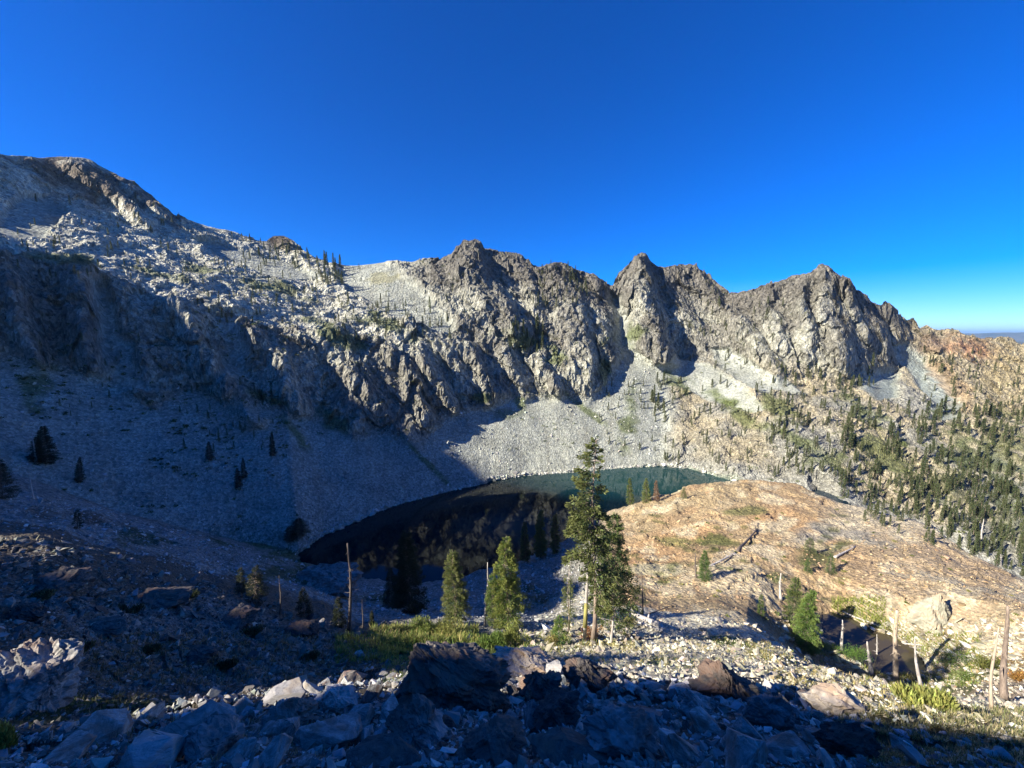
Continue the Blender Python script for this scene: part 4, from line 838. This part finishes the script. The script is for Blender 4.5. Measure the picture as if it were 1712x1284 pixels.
# the tall open conifer and the group round it
tall_gap = lambda u, a, g: g.random() < (.62 if u > .62 else .92 if u > .3 else .7)*(1 if math.cos(a) < .3 or u < .5 else .75)
tall_lean = lambda u, a: (1.25 if math.cos(a) < -.2 else .75) if u > .32 else (.55 if math.cos(a) < 0 else .95)
root, H = tree(992, 1072, 733, 88, 'tallest conifer, old and ragged, standing on the sunlit edge above the lake', 5, hb=.2, dens=1.05, dead=75, gap=tall_gap, lean=tall_lean, prof=.5, bend=.006, droop=.32, col=(.052, .07, .028), tipcol=(.12, .135, .05))
g = np.random.default_rng(50)
V, F = tube([(-.75, .1, 0), (-.7, .1, H*.2), (-.55, .05, H*.45), (-.3, 0, H*.62)], [.17, .14, .10, .03], 8); mesh_np('second_stem', V, F, M_dead, parent=root)
V, F = tube([(-.78, -.08, H*.08), (-.76, -.1, H*.14), (-.73, -.1, H*.2)], [.185, .175, .16], 8); mesh_np('lichen_patch', V, F, M_moss, parent=root)
tree(1022, 1062, 862, 96, 'broad dark conifer growing close behind the right side of the tallest one', 6, hb=.2, dens=1.25, prof=.75, col=(.04, .065, .025), droop=.4, dead=10)
tree(950, 1056, 950, 26, 'thin half dead conifer with a bleached bare top left of the tallest one', 7, hb=.1, dens=.8, prof=.3, col=(.075, .09, .035), gap=lambda u, a, g: g.random() < (.75 if u < .8 else .1), dead=26)
root, p, d = root_at('dead_tree', 951, 1054, 'bare bleached spike rising out of the thin half dead conifer', 'dead tree')
Hs = height_for(p, d, 950, 926); tr = straight(Hs, g, .01); V, F = join([tube([tr(t) for t in np.linspace(0, 1, 8)], [.11*(1-.85*t) for t in np.linspace(0, 1, 8)], 7)]+sticks(g, 22, Hs, .55, 1.0, tr, .022)); mesh_np('trunk', V, F, M_dead, parent=root)
tree(762, 1042, 918, 50, 'narrow dense conifer, leftmost of the sunlit pair above the lake', 8, hb=.07, dens=1.7, prof=.55, col=(.07, .095, .032), tipcol=(.17, .17, .06))
tree(848, 1050, 897, 72, 'broad sunlit conifer with a pointed top, right one of the sunlit pair', 9, hb=.10, dens=1.6, prof=.72, col=(.065, .10, .028), tipcol=(.18, .19, .05))
tree(826, 1050, 958, 36, 'shorter green conifer leaning against the left side of the broad sunlit one', 10, hb=.12, dens=1.6, prof=.6, col=(.055, .10, .03))
tree(935, 1076, 1032, 34, 'low bushy young conifer at the foot of the tallest one', 12, hb=.02, dens=2.0, prof=.6, col=(.05, .10, .03))
tree(1345, 1086, 982, 48, 'bright green conifer at the left end of the brown pond', 13, hb=.04, dens=1.6, prof=.7, col=(.06, .11, .03), tipcol=(.14, .18, .05))
tree(1326, 1046, 964, 36, 'darker conifer just behind the bright green one by the pond', 14, hb=.04, dens=1.5, prof=.6, col=(.045, .075, .03))
tree(1178, 970, 920, 26, 'small bright green conifer alone in the middle of the ochre dome', 15, hb=.03, dens=1.7, prof=.7, col=(.05, .11, .03))
tree(1272, 1030, 994, 12, 'thin young conifer on the slope left of the pond', 16, hb=.05, dens=1.2, prof=.5)
tree(903, 932, 852, 25, 'conifer at the lake edge with its top half in sun', 17, hb=.05, dens=1.3, prof=.6, tipcol=(.15, .16, .05))
tree(928, 926, 858, 20, 'narrow dark conifer right of the half sunlit one at the lake edge', 18, hb=.05, dens=1.2, prof=.6, col=(.03, .045, .022))
tree(878, 940, 872, 20, 'dark conifer left of the half sunlit one at the lake edge', 19, hb=.05, dens=1.2, prof=.6, col=(.03, .045, .022))
tree(1053, 842, 799, 15, 'leftmost of the three conifers on the dome crest against the lake', 20, hb=.05, dens=1.2, prof=.6)
tree(1080, 840, 799, 20, 'middle and broadest of the three conifers on the dome crest', 21, hb=.05, dens=1.2, prof=.8)
tree(1097, 838, 802, 12, 'reddish brown sparse conifer, rightmost of the three on the dome crest', 22, hb=.05, dens=.8, prof=.6, col=(.13, .075, .045), tipcol=(.2, .12, .07))
tree(1143, 834, 815, 11, 'tiny yellow green conifer on the crest of the dome', 23, hb=.03, dens=1.2, prof=.7)
tree(1388, 958, 925, 18, 'right one of two small conifers in the hollow on the dome', 24, hb=.02, dens=1.3, prof=.8, col=(.04, .08, .035))
tree(1350, 956, 932, 14, 'left one of two small conifers in the hollow on the dome', 25, hb=.02, dens=1.3, prof=.8, col=(.04, .08, .035))
tree(1354, 925, 898, 22, 'low grey green conifer above the hollow on the dome', 26, hb=.02, dens=1.3, prof=.7, col=(.06, .08, .05))
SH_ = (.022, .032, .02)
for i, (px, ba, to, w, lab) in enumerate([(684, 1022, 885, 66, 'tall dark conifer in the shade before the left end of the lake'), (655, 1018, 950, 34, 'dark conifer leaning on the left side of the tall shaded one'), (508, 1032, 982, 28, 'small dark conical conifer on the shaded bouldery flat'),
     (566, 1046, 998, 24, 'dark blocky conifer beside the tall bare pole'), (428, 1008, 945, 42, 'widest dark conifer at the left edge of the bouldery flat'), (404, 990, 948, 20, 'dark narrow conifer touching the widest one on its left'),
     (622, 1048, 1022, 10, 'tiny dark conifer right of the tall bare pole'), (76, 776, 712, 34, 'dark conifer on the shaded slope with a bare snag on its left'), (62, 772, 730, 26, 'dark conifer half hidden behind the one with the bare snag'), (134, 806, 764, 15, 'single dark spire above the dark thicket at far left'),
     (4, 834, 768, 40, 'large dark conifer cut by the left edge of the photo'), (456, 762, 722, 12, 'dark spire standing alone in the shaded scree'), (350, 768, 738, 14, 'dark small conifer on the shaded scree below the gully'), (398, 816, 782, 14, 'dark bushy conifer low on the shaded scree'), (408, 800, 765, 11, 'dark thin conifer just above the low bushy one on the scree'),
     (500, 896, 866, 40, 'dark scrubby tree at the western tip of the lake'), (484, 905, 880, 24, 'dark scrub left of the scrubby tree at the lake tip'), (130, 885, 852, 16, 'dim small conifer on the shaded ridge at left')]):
    tree(px, ba, to, w, lab, 40+i, col=(.017, .024, .014), hb=.03, dens=1.3, prof=.7, tipcol=(.03, .036, .02), bark=M_dark)  # needles coloured nearly black to paint the shade these trees stand in
# ---- snags: bare dead trunks
def snag(px, base, top, wpx, label, seed, mat=None, nbr=6, xt=None, lean=0., broken=.25, fork=False, moss=False):
    nbr = nbr+7
    g = np.random.default_rng(seed); root, p, d = root_at('dead_tree', px, base, label, 'dead tree'); H = height_for(p, d, xt or px, top); L = depth(p)
    r = wpx/FPX*L*.5; dx = lean_to(p, px, base, xt or px, top)
    tr = lambda t: np.array([dx*t+.03*H*math.sin(t*5+seed)*.4, .01*H*math.sin(t*4), t*H]); hs = np.linspace(0, 1, 12)
    V, F = tube([tr(t) for t in hs], [r*(1.35 if t == 0 else 1-(1-broken)*t)*(1+.08*g.normal()) for t in hs], 9); V += .12*r*fbm(V[:, 0]*6, V[:, 1]*6, V[:, 2]*1.2, 2)[:, None]
    if nbr: V, F = join([(V, F)]+sticks(g, nbr, H, .35, max(H*.16, r*3), tr, r*.28, hi=.98))
    mesh_np('trunk', V, F, mat or M_dead, parent=root)
    if moss:
        V, F, C = needles(np.array([tr(t) for t in g.uniform(.78, 1.0, 60)])+g.normal(0, .25, (60, 3)), g.normal(size=(60, 3)), .18, g, (.34, .33, .03)); mesh_np('lichen', V, F, M_leaf, C, False, parent=root)
    return root
snag(812, 1046, 940, 5, 'bleached white dead tree with stub branches between the two sunlit conifers', 61, nbr=16, xt=815)
snag(1022, 1074, 1008, 5, 'pale thin dead trunk in front of the broad dark conifer', 62, xt=1026, nbr=2)
snag(1074, 1028, 955, 3, 'thin dark dead trunk on the dome right of the tallest conifer', 63, mat=M_dark, nbr=6)
snag(1163, 966, 924, 4, 'rusty brown dead stem left of the small conifer on the dome', 64, mat=M_dark, nbr=10)
snag(1305, 1002, 958, 5, 'grey dead tree with fine twigs left of the conifers by the pond', 65, nbr=30)
snag(1360, 1086, 1050, 4, 'short pale stub in front of the bright green conifer', 66, nbr=0)
snag(1408, 1092, 1036, 5, 'knobbly grey snag standing before the near end of the pond', 67, nbr=8)
snag(1466, 1112, 1060, 3, 'thin grey snag standing against the brown pond', 68, nbr=4)
snag(1457, 1132, 1072, 7, 'bent pale snag with a hooked top below the pond', 69, xt=1450, nbr=4)
snag(1496, 1138, 1020, 8, 'thick orange barkless trunk topped with yellow lichen', 70, mat=M_orange, nbr=9, xt=1500, broken=.5, moss=True)
snag(1540, 1152, 1064, 6, 'pale straight pole leaning left beside the orange trunk', 71, xt=1528, nbr=0)
snag(1658, 1186, 1048, 6, 'slim weathered trunk left of the thick brown one at the right edge', 72, mat=M_orange, xt=1666, nbr=3)
snag(1681, 1172, 1012, 10, 'thick brown dead trunk near the right edge', 73, mat=M_bark, nbr=10, xt=1682, broken=.35)
snag(586, 1054, 908, 6, 'tall dark bare pole standing against the black water', 74, mat=M_dark, nbr=14, xt=582, broken=.3)
snag(468, 1028, 962, 3, 'thin bare pole on the shaded bouldery flat', 75, mat=M_dark, nbr=8)
snag(606, 1050, 1002, 2, 'very thin dark stem right of the tall bare pole', 76, mat=M_dark, nbr=4)
snag(60, 776, 722, 3, 'pale grey snag left of the dark conifers at far left', 77, nbr=2, xt=54)
snag(56, 834, 790, 3, 'pale grey snag on the shaded slope below the dark conifers', 78, nbr=2, xt=48)
snag(1640, 905, 868, 3, 'forked silver snag on the edge of the right hand forest', 79, nbr=6, xt=1644)
snag(1673, 948, 926, 3, 'short silver snag at the right end of the dome crest', 80, nbr=6)
# ---- fallen trunks
def fallen(a, b_, wpx, label, seed, mat=None, nbr=8, lift=.1):
    g = np.random.default_rng(seed); A_, B_ = hit(*a), hit(*b_); r = wpx/FPX*depth(A_)*.5; L = np.linalg.norm(B_-A_)
    root = bpy.data.objects.new('fallen_log', None); scn.objects.link(root); root.location = A_; tag(root, label, 'fallen log')
    pts = []
    for t in np.linspace(0, 1, 9):
        q = A_*(1-t)+B_*t; z = max(ground(q[0], q[1])+r*.7, q[2]+lift) if lift < .3 else q[2]+lift; pts.append([q[0]-A_[0], q[1]-A_[1], z-A_[2]])
    pts = np.array(pts); pts[1:-1, 2] = (pts[:-2, 2]+pts[1:-1, 2]*2+pts[2:, 2])/4
    V, F = tube(pts, [r*(1-.6*t) for t in np.linspace(0, 1, 9)], 8); stem_ = (V, F)
    if nbr:
        out = []
        for _ in range(nbr):
            t = g.integers(1, 8); c = pts[t]; v = g.normal(size=3); v[2] = abs(v[2])*.7+.1; v *= L*.10*g.uniform(.4, 1.2)/np.linalg.norm(v); out.append(tube([c, c+v*.6, c+v+np.array([0, 0, -.05*L*g.random()])], [r*.35, r*.25, r*.08], 5))
        V, F = join([stem_]+out)
    mesh_np('trunk', V, F, mat or M_dead, parent=root)
fallen((1100, 1050), (1042, 1024), 11, 'splintered pale fallen trunk right of the tallest conifer', 90, nbr=14, lift=.35)
fallen((1108, 1058), (1052, 1036), 6, 'thinner silver log lying under the splintered fallen trunk', 91, nbr=6)
fallen((1070, 1070), (1030, 1058), 6, 'dark rotten log beside the foot of the tallest conifer', 92, mat=M_dark, nbr=6)
fallen((1232, 924), (1266, 886), 5, 'dark fallen log lying up the middle of the dome', 93, mat=M_dark, nbr=3)
fallen((1184, 950), (1230, 926), 4, 'bleached brushy log below the dark one on the dome', 94, nbr=12)
fallen((1408, 1028), (1494, 1064), 3, 'long pale log floating along the far bank of the pond', 95, nbr=2, lift=.05)
fallen((1440, 1040), (1470, 1054), 2, 'short pale log beside the long one on the pond bank', 96, nbr=0)
fallen((1500, 1078), (1545, 1082), 3, 'grey driftwood at the right end of the pond', 97, nbr=6)
fallen((1474, 1094), (1490, 1102), 3, 'small stick of driftwood in the pond', 98, nbr=0)
fallen((1395, 935), (1430, 915), 4, 'grey log in the grassy hollow on the dome', 99, nbr=4)
fallen((1560, 1088), (1620, 1100), 4, 'pale log in the brush right of the pond', 100, nbr=4)
fallen((625, 1052), (643, 1040), 3, 'pale stick lying on the near edge above the dark flat', 101, nbr=0)
fallen((1085, 1028), (1130, 1012), 2, 'thin dark branch lying on the dome right of the fallen trunk', 102, mat=M_dark, nbr=2)
# ---- distant conifers
def small_tree(seed, sparse=False):
    g = np.random.default_rng(seed); tr = lambda t: np.array([0, 0, t*1.0])
    wr = g.uniform(.12, .18); B, D, T = [], [], []
    h = .06
    while h < .97:
        for k in range(7):
            a = g.uniform(0, 6.28); L = wr*((1-h)**1.05+.05)*g.uniform(.55, 1.25); n = 4
            t = g.uniform(.2, 1, n); B.append(np.stack([math.cos(a)*L*t, math.sin(a)*L*t, h+g.normal(0, .012, n)-.35*L*t], 1)); D.append(np.stack([math.cos(a)+g.normal(0, .4, n), math.sin(a)+g.normal(0, .4, n), g.normal(-.2, .4, n)], 1))
        h += .045*(1.15-h*.6)
    V, F, C = needles(np.concatenate(B), np.concatenate(D), .045, g, (.05, .065, .032), .6)
    tv, tf = tube([(0, 0, -.03), (0, 0, .5), (0, 0, 1.0)], [.014, .009, .002], 5)
    Vj = np.concatenate([V, tv]); Fj = np.concatenate([F, tf+len(V)]); Cj = np.concatenate([C, np.full((len(tv), 3), .1)])
    mi = np.concatenate([np.zeros(len(F)), np.ones(len(tf))])
    return Vj, Fj, Cj, mi
SM = [small_tree(500+k) for k in range(8)]; SMM = []
for k, (V, F, C, mi) in enumerate(SM):
    o = mesh_np('conifer', V, F, [M_leaf, M_bark], C, False, mi); SMM.append(o.data); bpy.data.objects.remove(o)
ZONES = [ # x0, x1, top line, bottom line (as functions), count, tree height px range, name of place, only-if
 ((1100, 1300), (640, 790), 95, (10, 19), 'rocky rib between the far lake shore and the wooded slope', None),
 ((1290, 1460), (610, 800), 130, (13, 26), 'wooded slope below the double summit', lambda x, y: y > 600+.9*(1460-x)*.2),
 ((1400, 1712), (690, 970), 330, (16, 30), 'forest in the valley at right behind the dome', lambda x, y: y < 855+(x-1400)*.37 and y > 660+(1712-x)*.08 and noise_d(x, y) > -.22),
 ((1480, 1712), (800, 985), 130, (15, 28), 'forest edge just beyond the dome at right', lambda x, y: y < np.interp(x, [1480, 1550, 1620, 1712], [858, 880, 926, 972])-2),
 ((1540, 1712), (590, 720), 90, (9, 17), 'reddish hillside at far right', lambda x, y: y > 570+(x-1540)*.15),
 ((560, 760), (505, 572), 70, (11, 19), 'wooded ledge under the pale slabs in the middle of the wall', None),
 ((330, 560), (430, 545), 85, (9, 16), 'pale slabs of the left shoulder', None),
 ((530, 575), (430, 478), 24, (14, 24), 'dark clump in the notch left of the middle summit', None),
 ((850, 915), (548, 592), 34, (15, 28), 'clump on the ledge under the middle summit', None),
 ((890, 985), (440, 520), 46, (11, 19), 'steep gully right of the middle summit', None),
 ((430, 520), (415, 450), 34, (11, 18), 'dark grove under the small knob on the left skyline', None),
 ((20, 330), (330, 470), 60, (9, 16), 'upper slopes of the left mountain', None),
 ((1000, 1110), (640, 760), 40, (8, 15), 'scree fan below the pointed peak', None),
 ((1150, 1310), (505, 620), 50, (9, 16), 'face between the pointed peak and the double summit', None),
 ((1085, 1110), (640, 700), 14, (16, 26), 'dark line at the edge of the scree fan', None),
 ((300, 460), (640, 760), 45, (9, 16), 'shaded cliff foot left of the lake', None),
 ((40, 240), (560, 720), 26, (8, 15), 'shaded wall at far left', None),
 ((600, 850), (400, 600), 40, (7, 12), 'crags left of the middle summit', None)]
_nd = np.random.default_rng(3)
def noise_d(x, y): return float(fbm(np.array([x/45.]), np.array([y/28.]), np.array([3.]), 2)[0])
cand = []
for (x0, x1), (y0, y1), n, (h0, h1), nm, cond in ZONES:
    k = 0; tries = 0
    while k < n and tries < n*8:
        tries += 1; x, y = rng.uniform(x0, x1), rng.uniform(y0, y1)
        if cond is not None and not cond(x, y): continue
        if nm.startswith(('pale', 'wooded', 'rocky', 'crags', 'upper')) and noise_d(x*1.3, y*1.6) < -.05: continue
        p = hit(x, y)
        if p is None or (p[2] < LAKE+1 and x < 1300): continue
        hp = rng.uniform(h0, h1)*rng.uniform(.8, 1.1); cand.append((hp, x, y, p, nm)); k += 1
for xx, yy, hp in [(388, 392, 10), (405, 398, 16), (412, 399, 10), (418, 399, 14), (436, 402, 11), (300, 362, 9), (530, 436, 14), (543, 442, 16), (548, 443, 14), (683, 438, 8), (785, 414, 6), (800, 420, 6), (1135, 452, 6), (1145, 452, 7), (1180, 468, 8), (1186, 472, 10), (1192, 478, 10), (1200, 484, 8), (1320, 466, 5), (1440, 494, 8), (1553, 553, 8), (1574, 556, 7), (1598, 558, 6), (1633, 566, 6), (1638, 568, 6), (1255, 492, 6), (1240, 497, 6), (905, 452, 9), (915, 452, 8), (880, 445, 6), (240, 318, 6), (225, 306, 7), (35, 264, 5)]:
    p = hit(xx, yy+5)
    if p is not None: cand.append((hp, xx, yy, p, 'skyline ridge'))
cand.sort(key=lambda c: -c[0])
names = {}
lim = 255
for hp, x, y, p, nm in [c for c in cand if c[4] == 'skyline ridge'] + [c for c in cand if c[4] != 'skyline ridge'][:lim-33]:
    o = bpy.data.objects.new('conifer', SMM[rng.integers(0, 8)]); scn.objects.link(o); L = depth(p); h = hp/FPX*L*rng.uniform(.8, 1.1)
    o.location = (p[0], p[1], p[2]-.03*h); o.scale = (h, h, h); o.rotation_euler = (0, 0, rng.uniform(0, 6.28))
    tag(o, 'small distant conifer on the '+nm, 'conifer', 'distant conifers on the '+nm)
Vs, Fs, Cs, Ms, off = [], [], [], [], 0
rest = [c for c in cand if c[4] != 'skyline ridge'][lim-33:]
for i, (hp, x, y, p, nm) in enumerate(rest):
    V, F, C, mi = SM[i % 8]; L = depth(p); h = hp/FPX*L*rng.uniform(.8, 1.1); a = rng.uniform(0, 6.28); ca, sa = math.cos(a), math.sin(a)
    W = np.stack([V[:, 0]*ca-V[:, 1]*sa, V[:, 0]*sa+V[:, 1]*ca, V[:, 2]], 1)*h+np.array([p[0], p[1], p[2]-.03*h])
    Vs.append(W); Fs.append(F+off); off += len(W); Cs.append(C*rng.uniform(.75, 1.25)); Ms.append(mi)
tag(mesh_np('distant_forest', np.concatenate(Vs), np.concatenate(Fs), [M_leaf, M_bark], np.concatenate(Cs), False, np.concatenate(Ms)), 'sparse conifer forest scattered over the far mountainsides', 'forest', kind='stuff')
# ---- low mats and scrub on the far slopes
def leafmass(name, blobs, size, label, kind, cat, n_per=60, group=None, mat=None):
    Bs, Ds, Cc = [], [], []
    for (x, y, z, rx, rz, col) in blobs:
        v = rng.normal(size=(n_per, 3)); v /= np.linalg.norm(v, axis=1)[:, None]; v[:, 2] = np.abs(v[:, 2]); v *= rng.uniform(.55, 1.08, (n_per, 1))
        Bs.append(np.array([x, y, z])+v*np.array([rx, rx, rz])); Ds.append(v+np.array([0, 0, .5])+rng.normal(0, .4, v.shape)); Cc.append(np.repeat(np.array(col)[None], n_per, 0))
    V, F, C = needles(np.concatenate(Bs), np.concatenate(Ds), size, rng, (1, 1, 1), .5)
    g = rng.normal(0, .28, (len(F), 1)); C = np.repeat(np.clip(np.concatenate(Cc)*np.exp(g), .01, .5), 4, 0)
    return tag(mesh_np(name, V, F, M_leaf, C, False), label, cat, group, kind)
bl = []
for (x0, x1), (y0, y1), n in (((1130, 1712), (640, 960), 420), ((300, 760), (430, 580), 150), ((240, 480), (640, 800), 200), ((0, 120), (600, 700), 90), ((100, 700), (540, 730), 220), ((1400, 1712), (800, 970), 160), ((850, 1110), (560, 760), 120), ((0, 520), (820, 940), 70), ((1150, 1350), (480, 640), 70)):
    for _ in range(n):
        x, y = rng.uniform(x0, x1), rng.uniform(y0, y1)
        if noise_d(x, y) < 0: continue
        p = hit(x, y)
        if p is None or (p[2] < LAKE+1 and x < 1300) or math.hypot(p[0], p[1]) < 190 + 0*x or (x < 700 and y > 800 and x > 560): continue
        L = depth(p); r = rng.uniform(1.5, 5)/FPX*L; dark = .75 if x < 700 and y > 560 else 1
        bl.append((p[0], p[1], p[2]-.2*r, r, r*.7, tuple(np.array([(.06, .085, .03), (.09, .11, .035), (.05, .065, .028)][rng.integers(0, 3)])*dark)))
leafmass('scrub', bl, .55, 'low dark green scrub patches scattered over the far slopes', 'stuff', 'scrub', 46)
bl = []
for _ in range(260):
    x, y = rng.uniform(1015, 1712), rng.uniform(840, 1130)
    if noise_d(x*1.5, y*2) < .12 or y < np.interp(x, [1010, 1200, 1330, 1550, 1712], [880, 822, 830, 900, 995]): continue
    p = hit(x, y)
    if abs(p[2]-POND) < .7 or math.hypot(p[0], p[1]) < 60: continue
    L = depth(p); r = rng.uniform(1.5, 5)/FPX*L; bl.append((p[0], p[1], p[2]-.1*r, r, r*.35, [(.13, .14, .05), (.09, .12, .035), (.2, .19, .07)][rng.integers(0, 3)]))
leafmass('heath', bl, .22, 'low mats of heath on the ochre dome', 'stuff', 'heath', 60)
# ---- bushes one can tell apart
def bush(px, py, wpx, hpx, label, col, n=700, size=.14):
    p = hit(px, py); L = depth(p); rx = wpx/FPX*L*.5; rz = hpx/FPX*L*1.0
    root = bpy.data.objects.new('bush', None); scn.objects.link(root); root.location = p; tag(root, label, 'bush')
    k = 9; cs = np.stack([rng.uniform(-.7, .7, k)*rx, rng.uniform(-.4, .4, k)*rx, rng.uniform(.1, .45, k)*rz], 1); B, D = [], []
    for c in cs:
        v = rng.normal(size=(n//k*2, 3)); v /= np.linalg.norm(v, axis=1)[:, None]; v[:, 2] = np.abs(v[:, 2]); v *= rng.uniform(.5, 1.1, (len(v), 1)); B.append(c+v*np.array([rx*.42, rx*.42, rz*.6])); D.append(v*.5+np.array([0, 0, .9])+rng.normal(0, .3, v.shape))
    V, F, C = needles(np.concatenate(B), np.concatenate(D), size, rng, col, .35); mesh_np('foliage', V, F, M_leaf, C, False, parent=root)
    st = [tube([(c[0]*.3, c[1]*.3, -.1), (c[0]*.7, c[1]*.7, c[2]*.6), tuple(c+np.array([0, 0, rz*.2]))], [.02, .015, .006], 4) for c in cs]; V, F = join(st); mesh_np('stems', V, F, M_bark, parent=root)
    if label.startswith('dark low shrub'): root['group'] = 'dark low shrubs on the shaded left slope'
    return root
bush(712, 1062, 66, 26, 'bright green feathery willow clump left of the narrow conifer', (.16, .19, .06), 1600)
bush(752, 1062, 70, 22, 'yellow green willow clump at the foot of the narrow conifer', (.19, .20, .07), 1600)
bush(668, 1060, 46, 14, 'low yellow grass green clump at the left tip of the sunlit strip', (.17, .18, .07), 900)
bush(822, 1082, 44, 28, 'leafy green willow at the shade edge below the sunlit pair', (.12, .17, .045), 1300)
bush(862, 1078, 54, 32, 'sunlit willow clump below the broad conifer', (.17, .19, .06), 1400)
bush(920, 1078, 24, 14, 'small pale bush left of the low young conifer', (.18, .17, .08), 500)
bush(1428, 1108, 44, 26, 'round bright green shrub before the near end of the pond', (.07, .13, .03), 1300)
bush(1388, 1096, 36, 20, 'low green shrub left of the knobbly snag', (.08, .13, .035), 900)
bush(1610, 1150, 46, 30, 'green shrub below the brush at the right of the pond', (.08, .12, .035), 1100)
bush(1590, 1112, 60, 26, 'dark green brush right of the pond', (.05, .08, .03), 1200)
bush(1648, 1120, 50, 22, 'olive brush left of the thick brown trunk', (.09, .10, .03), 900)
bush(1545, 1182, 70, 26, 'yellow green bush on the slope above the foreground shade at right', (.16, .18, .06), 1500)
bush(1700, 1140, 30, 20, 'rusty bush right of the thick brown trunk', (.2, .12, .04), 600)
bush(990, 1066, 40, 12, 'reddish low bush around the foot of the tallest conifer', (.22, .12, .06), 500)
bush(1050, 1050, 34, 18, 'olive bush under the broad dark conifer', (.12, .12, .05), 600)
for i_, (bx_, by_, bw_) in enumerate([(70, 1000, 40), (210, 1025, 46), (320, 1000, 30), (420, 1060, 36), (130, 1100, 44), (250, 1090, 34), (380, 1120, 30), (520, 1105, 28)]): bush(bx_, by_, bw_, 8, 'dark low shrub on the shaded left slope', (.05, .062, .035), 500).update_tag()
bush(164, 822, 50, 14, 'dark thicket below the single spire at far left', (.025, .035, .02), 600)
bush(6, 1262, 36, 60, 'sunlit yellow green shrub at the bottom of the left edge', (.12, .14, .035), 900, .05)
# ---- grass
def blades(n, box, hpx, cols, cond=None, wide=.16):
    P = scatter_px(n, box, cond); L = P[:, 1]*CP-P[:, 2]*SP; n = len(P); h = (rng.uniform(.5, 1.3, n)*hpx/FPX*L)[:, None]
    d = np.concatenate([rng.normal(0, .35, (n, 2)), np.ones((n, 1))], 1); s = np.concatenate([rng.normal(0, 1, (n, 2)), np.zeros((n, 1))], 1); s /= np.linalg.norm(s, axis=1)[:, None]
    base = P[:, :3]-np.array([0, 0, .02]); V = np.stack([base-s*h*wide*.5, base+s*h*wide*.5, base+d*h+s*h*wide*.1, base+d*h*.98-s*h*wide*.02], 1).reshape(-1, 3)
    c = np.array(cols)[rng.integers(0, len(cols), n)]*np.exp(rng.normal(0, .25, (n, 1))); return V, np.repeat(np.clip(c, .01, .6), 4, 0)
gs = []
GRN = [(.09, .15, .04), (.13, .17, .05), (.17, .19, .06)]; DRY = [(.3, .26, .12), (.36, .3, .17), (.18, .17, .07)]
nz_ok = lambda t: (lambda x, y: noise_d(x*2.2, y*3) > t)
for a in ((9000, (560, 860, 1062, 1110), 7, GRN, None), (5000, (620, 800, 1050, 1075), 9, GRN+DRY[:1], None), (4000, (640, 840, 1110, 1145), 6, GRN, None), (9000, (150, 640, 1060, 1150), 6, [(.14, .11, .06), (.1, .09, .04), (.2, .16, .09)], nz_ok(0)), (5000, (0, 260, 1160, 1230), 6, [(.05, .07, .03), (.08, .08, .04)], nz_ok(-.1)),
          (4500, (1000, 1400, 1070, 1125), 4, GRN[:1]+DRY, nz_ok(.12)), (4000, (1290, 1560, 1120, 1200), 6, DRY+[(.12, .12, .05)], nz_ok(-.05)), (12000, (1400, 1730, 1185, 1284), 9, [(.10, .12, .05), (.17, .16, .09), (.07, .08, .035), (.25, .22, .14)], nz_ok(-.25)), (2500, (860, 1010, 1060, 1110), 5, DRY+GRN, nz_ok(.08)),
          (5000, (1440, 1640, 1060, 1150), 5, GRN+[(.2, .18, .06)], nz_ok(-.1)), (1500, (150, 700, 1200, 1284), 12, [(.1, .1, .05), (.22, .2, .12)], nz_ok(.25)), (3000, (340, 620, 880, 960), 3, [(.05, .075, .025)], nz_ok(-.2)), (2500, (1390, 1480, 1000, 1060), 5, [(.14, .17, .04)], None)):
    gs.append(blades(*a))
V = np.concatenate([g_[0] for g_ in gs]); C = np.concatenate([g_[1] for g_ in gs])
tag(mesh_np('grass', V, np.arange(len(V)).reshape(-1, 4), M_leaf, C, False), 'green and dry grass tufts on the bench and the foreground slope', 'grass', kind='stuff')
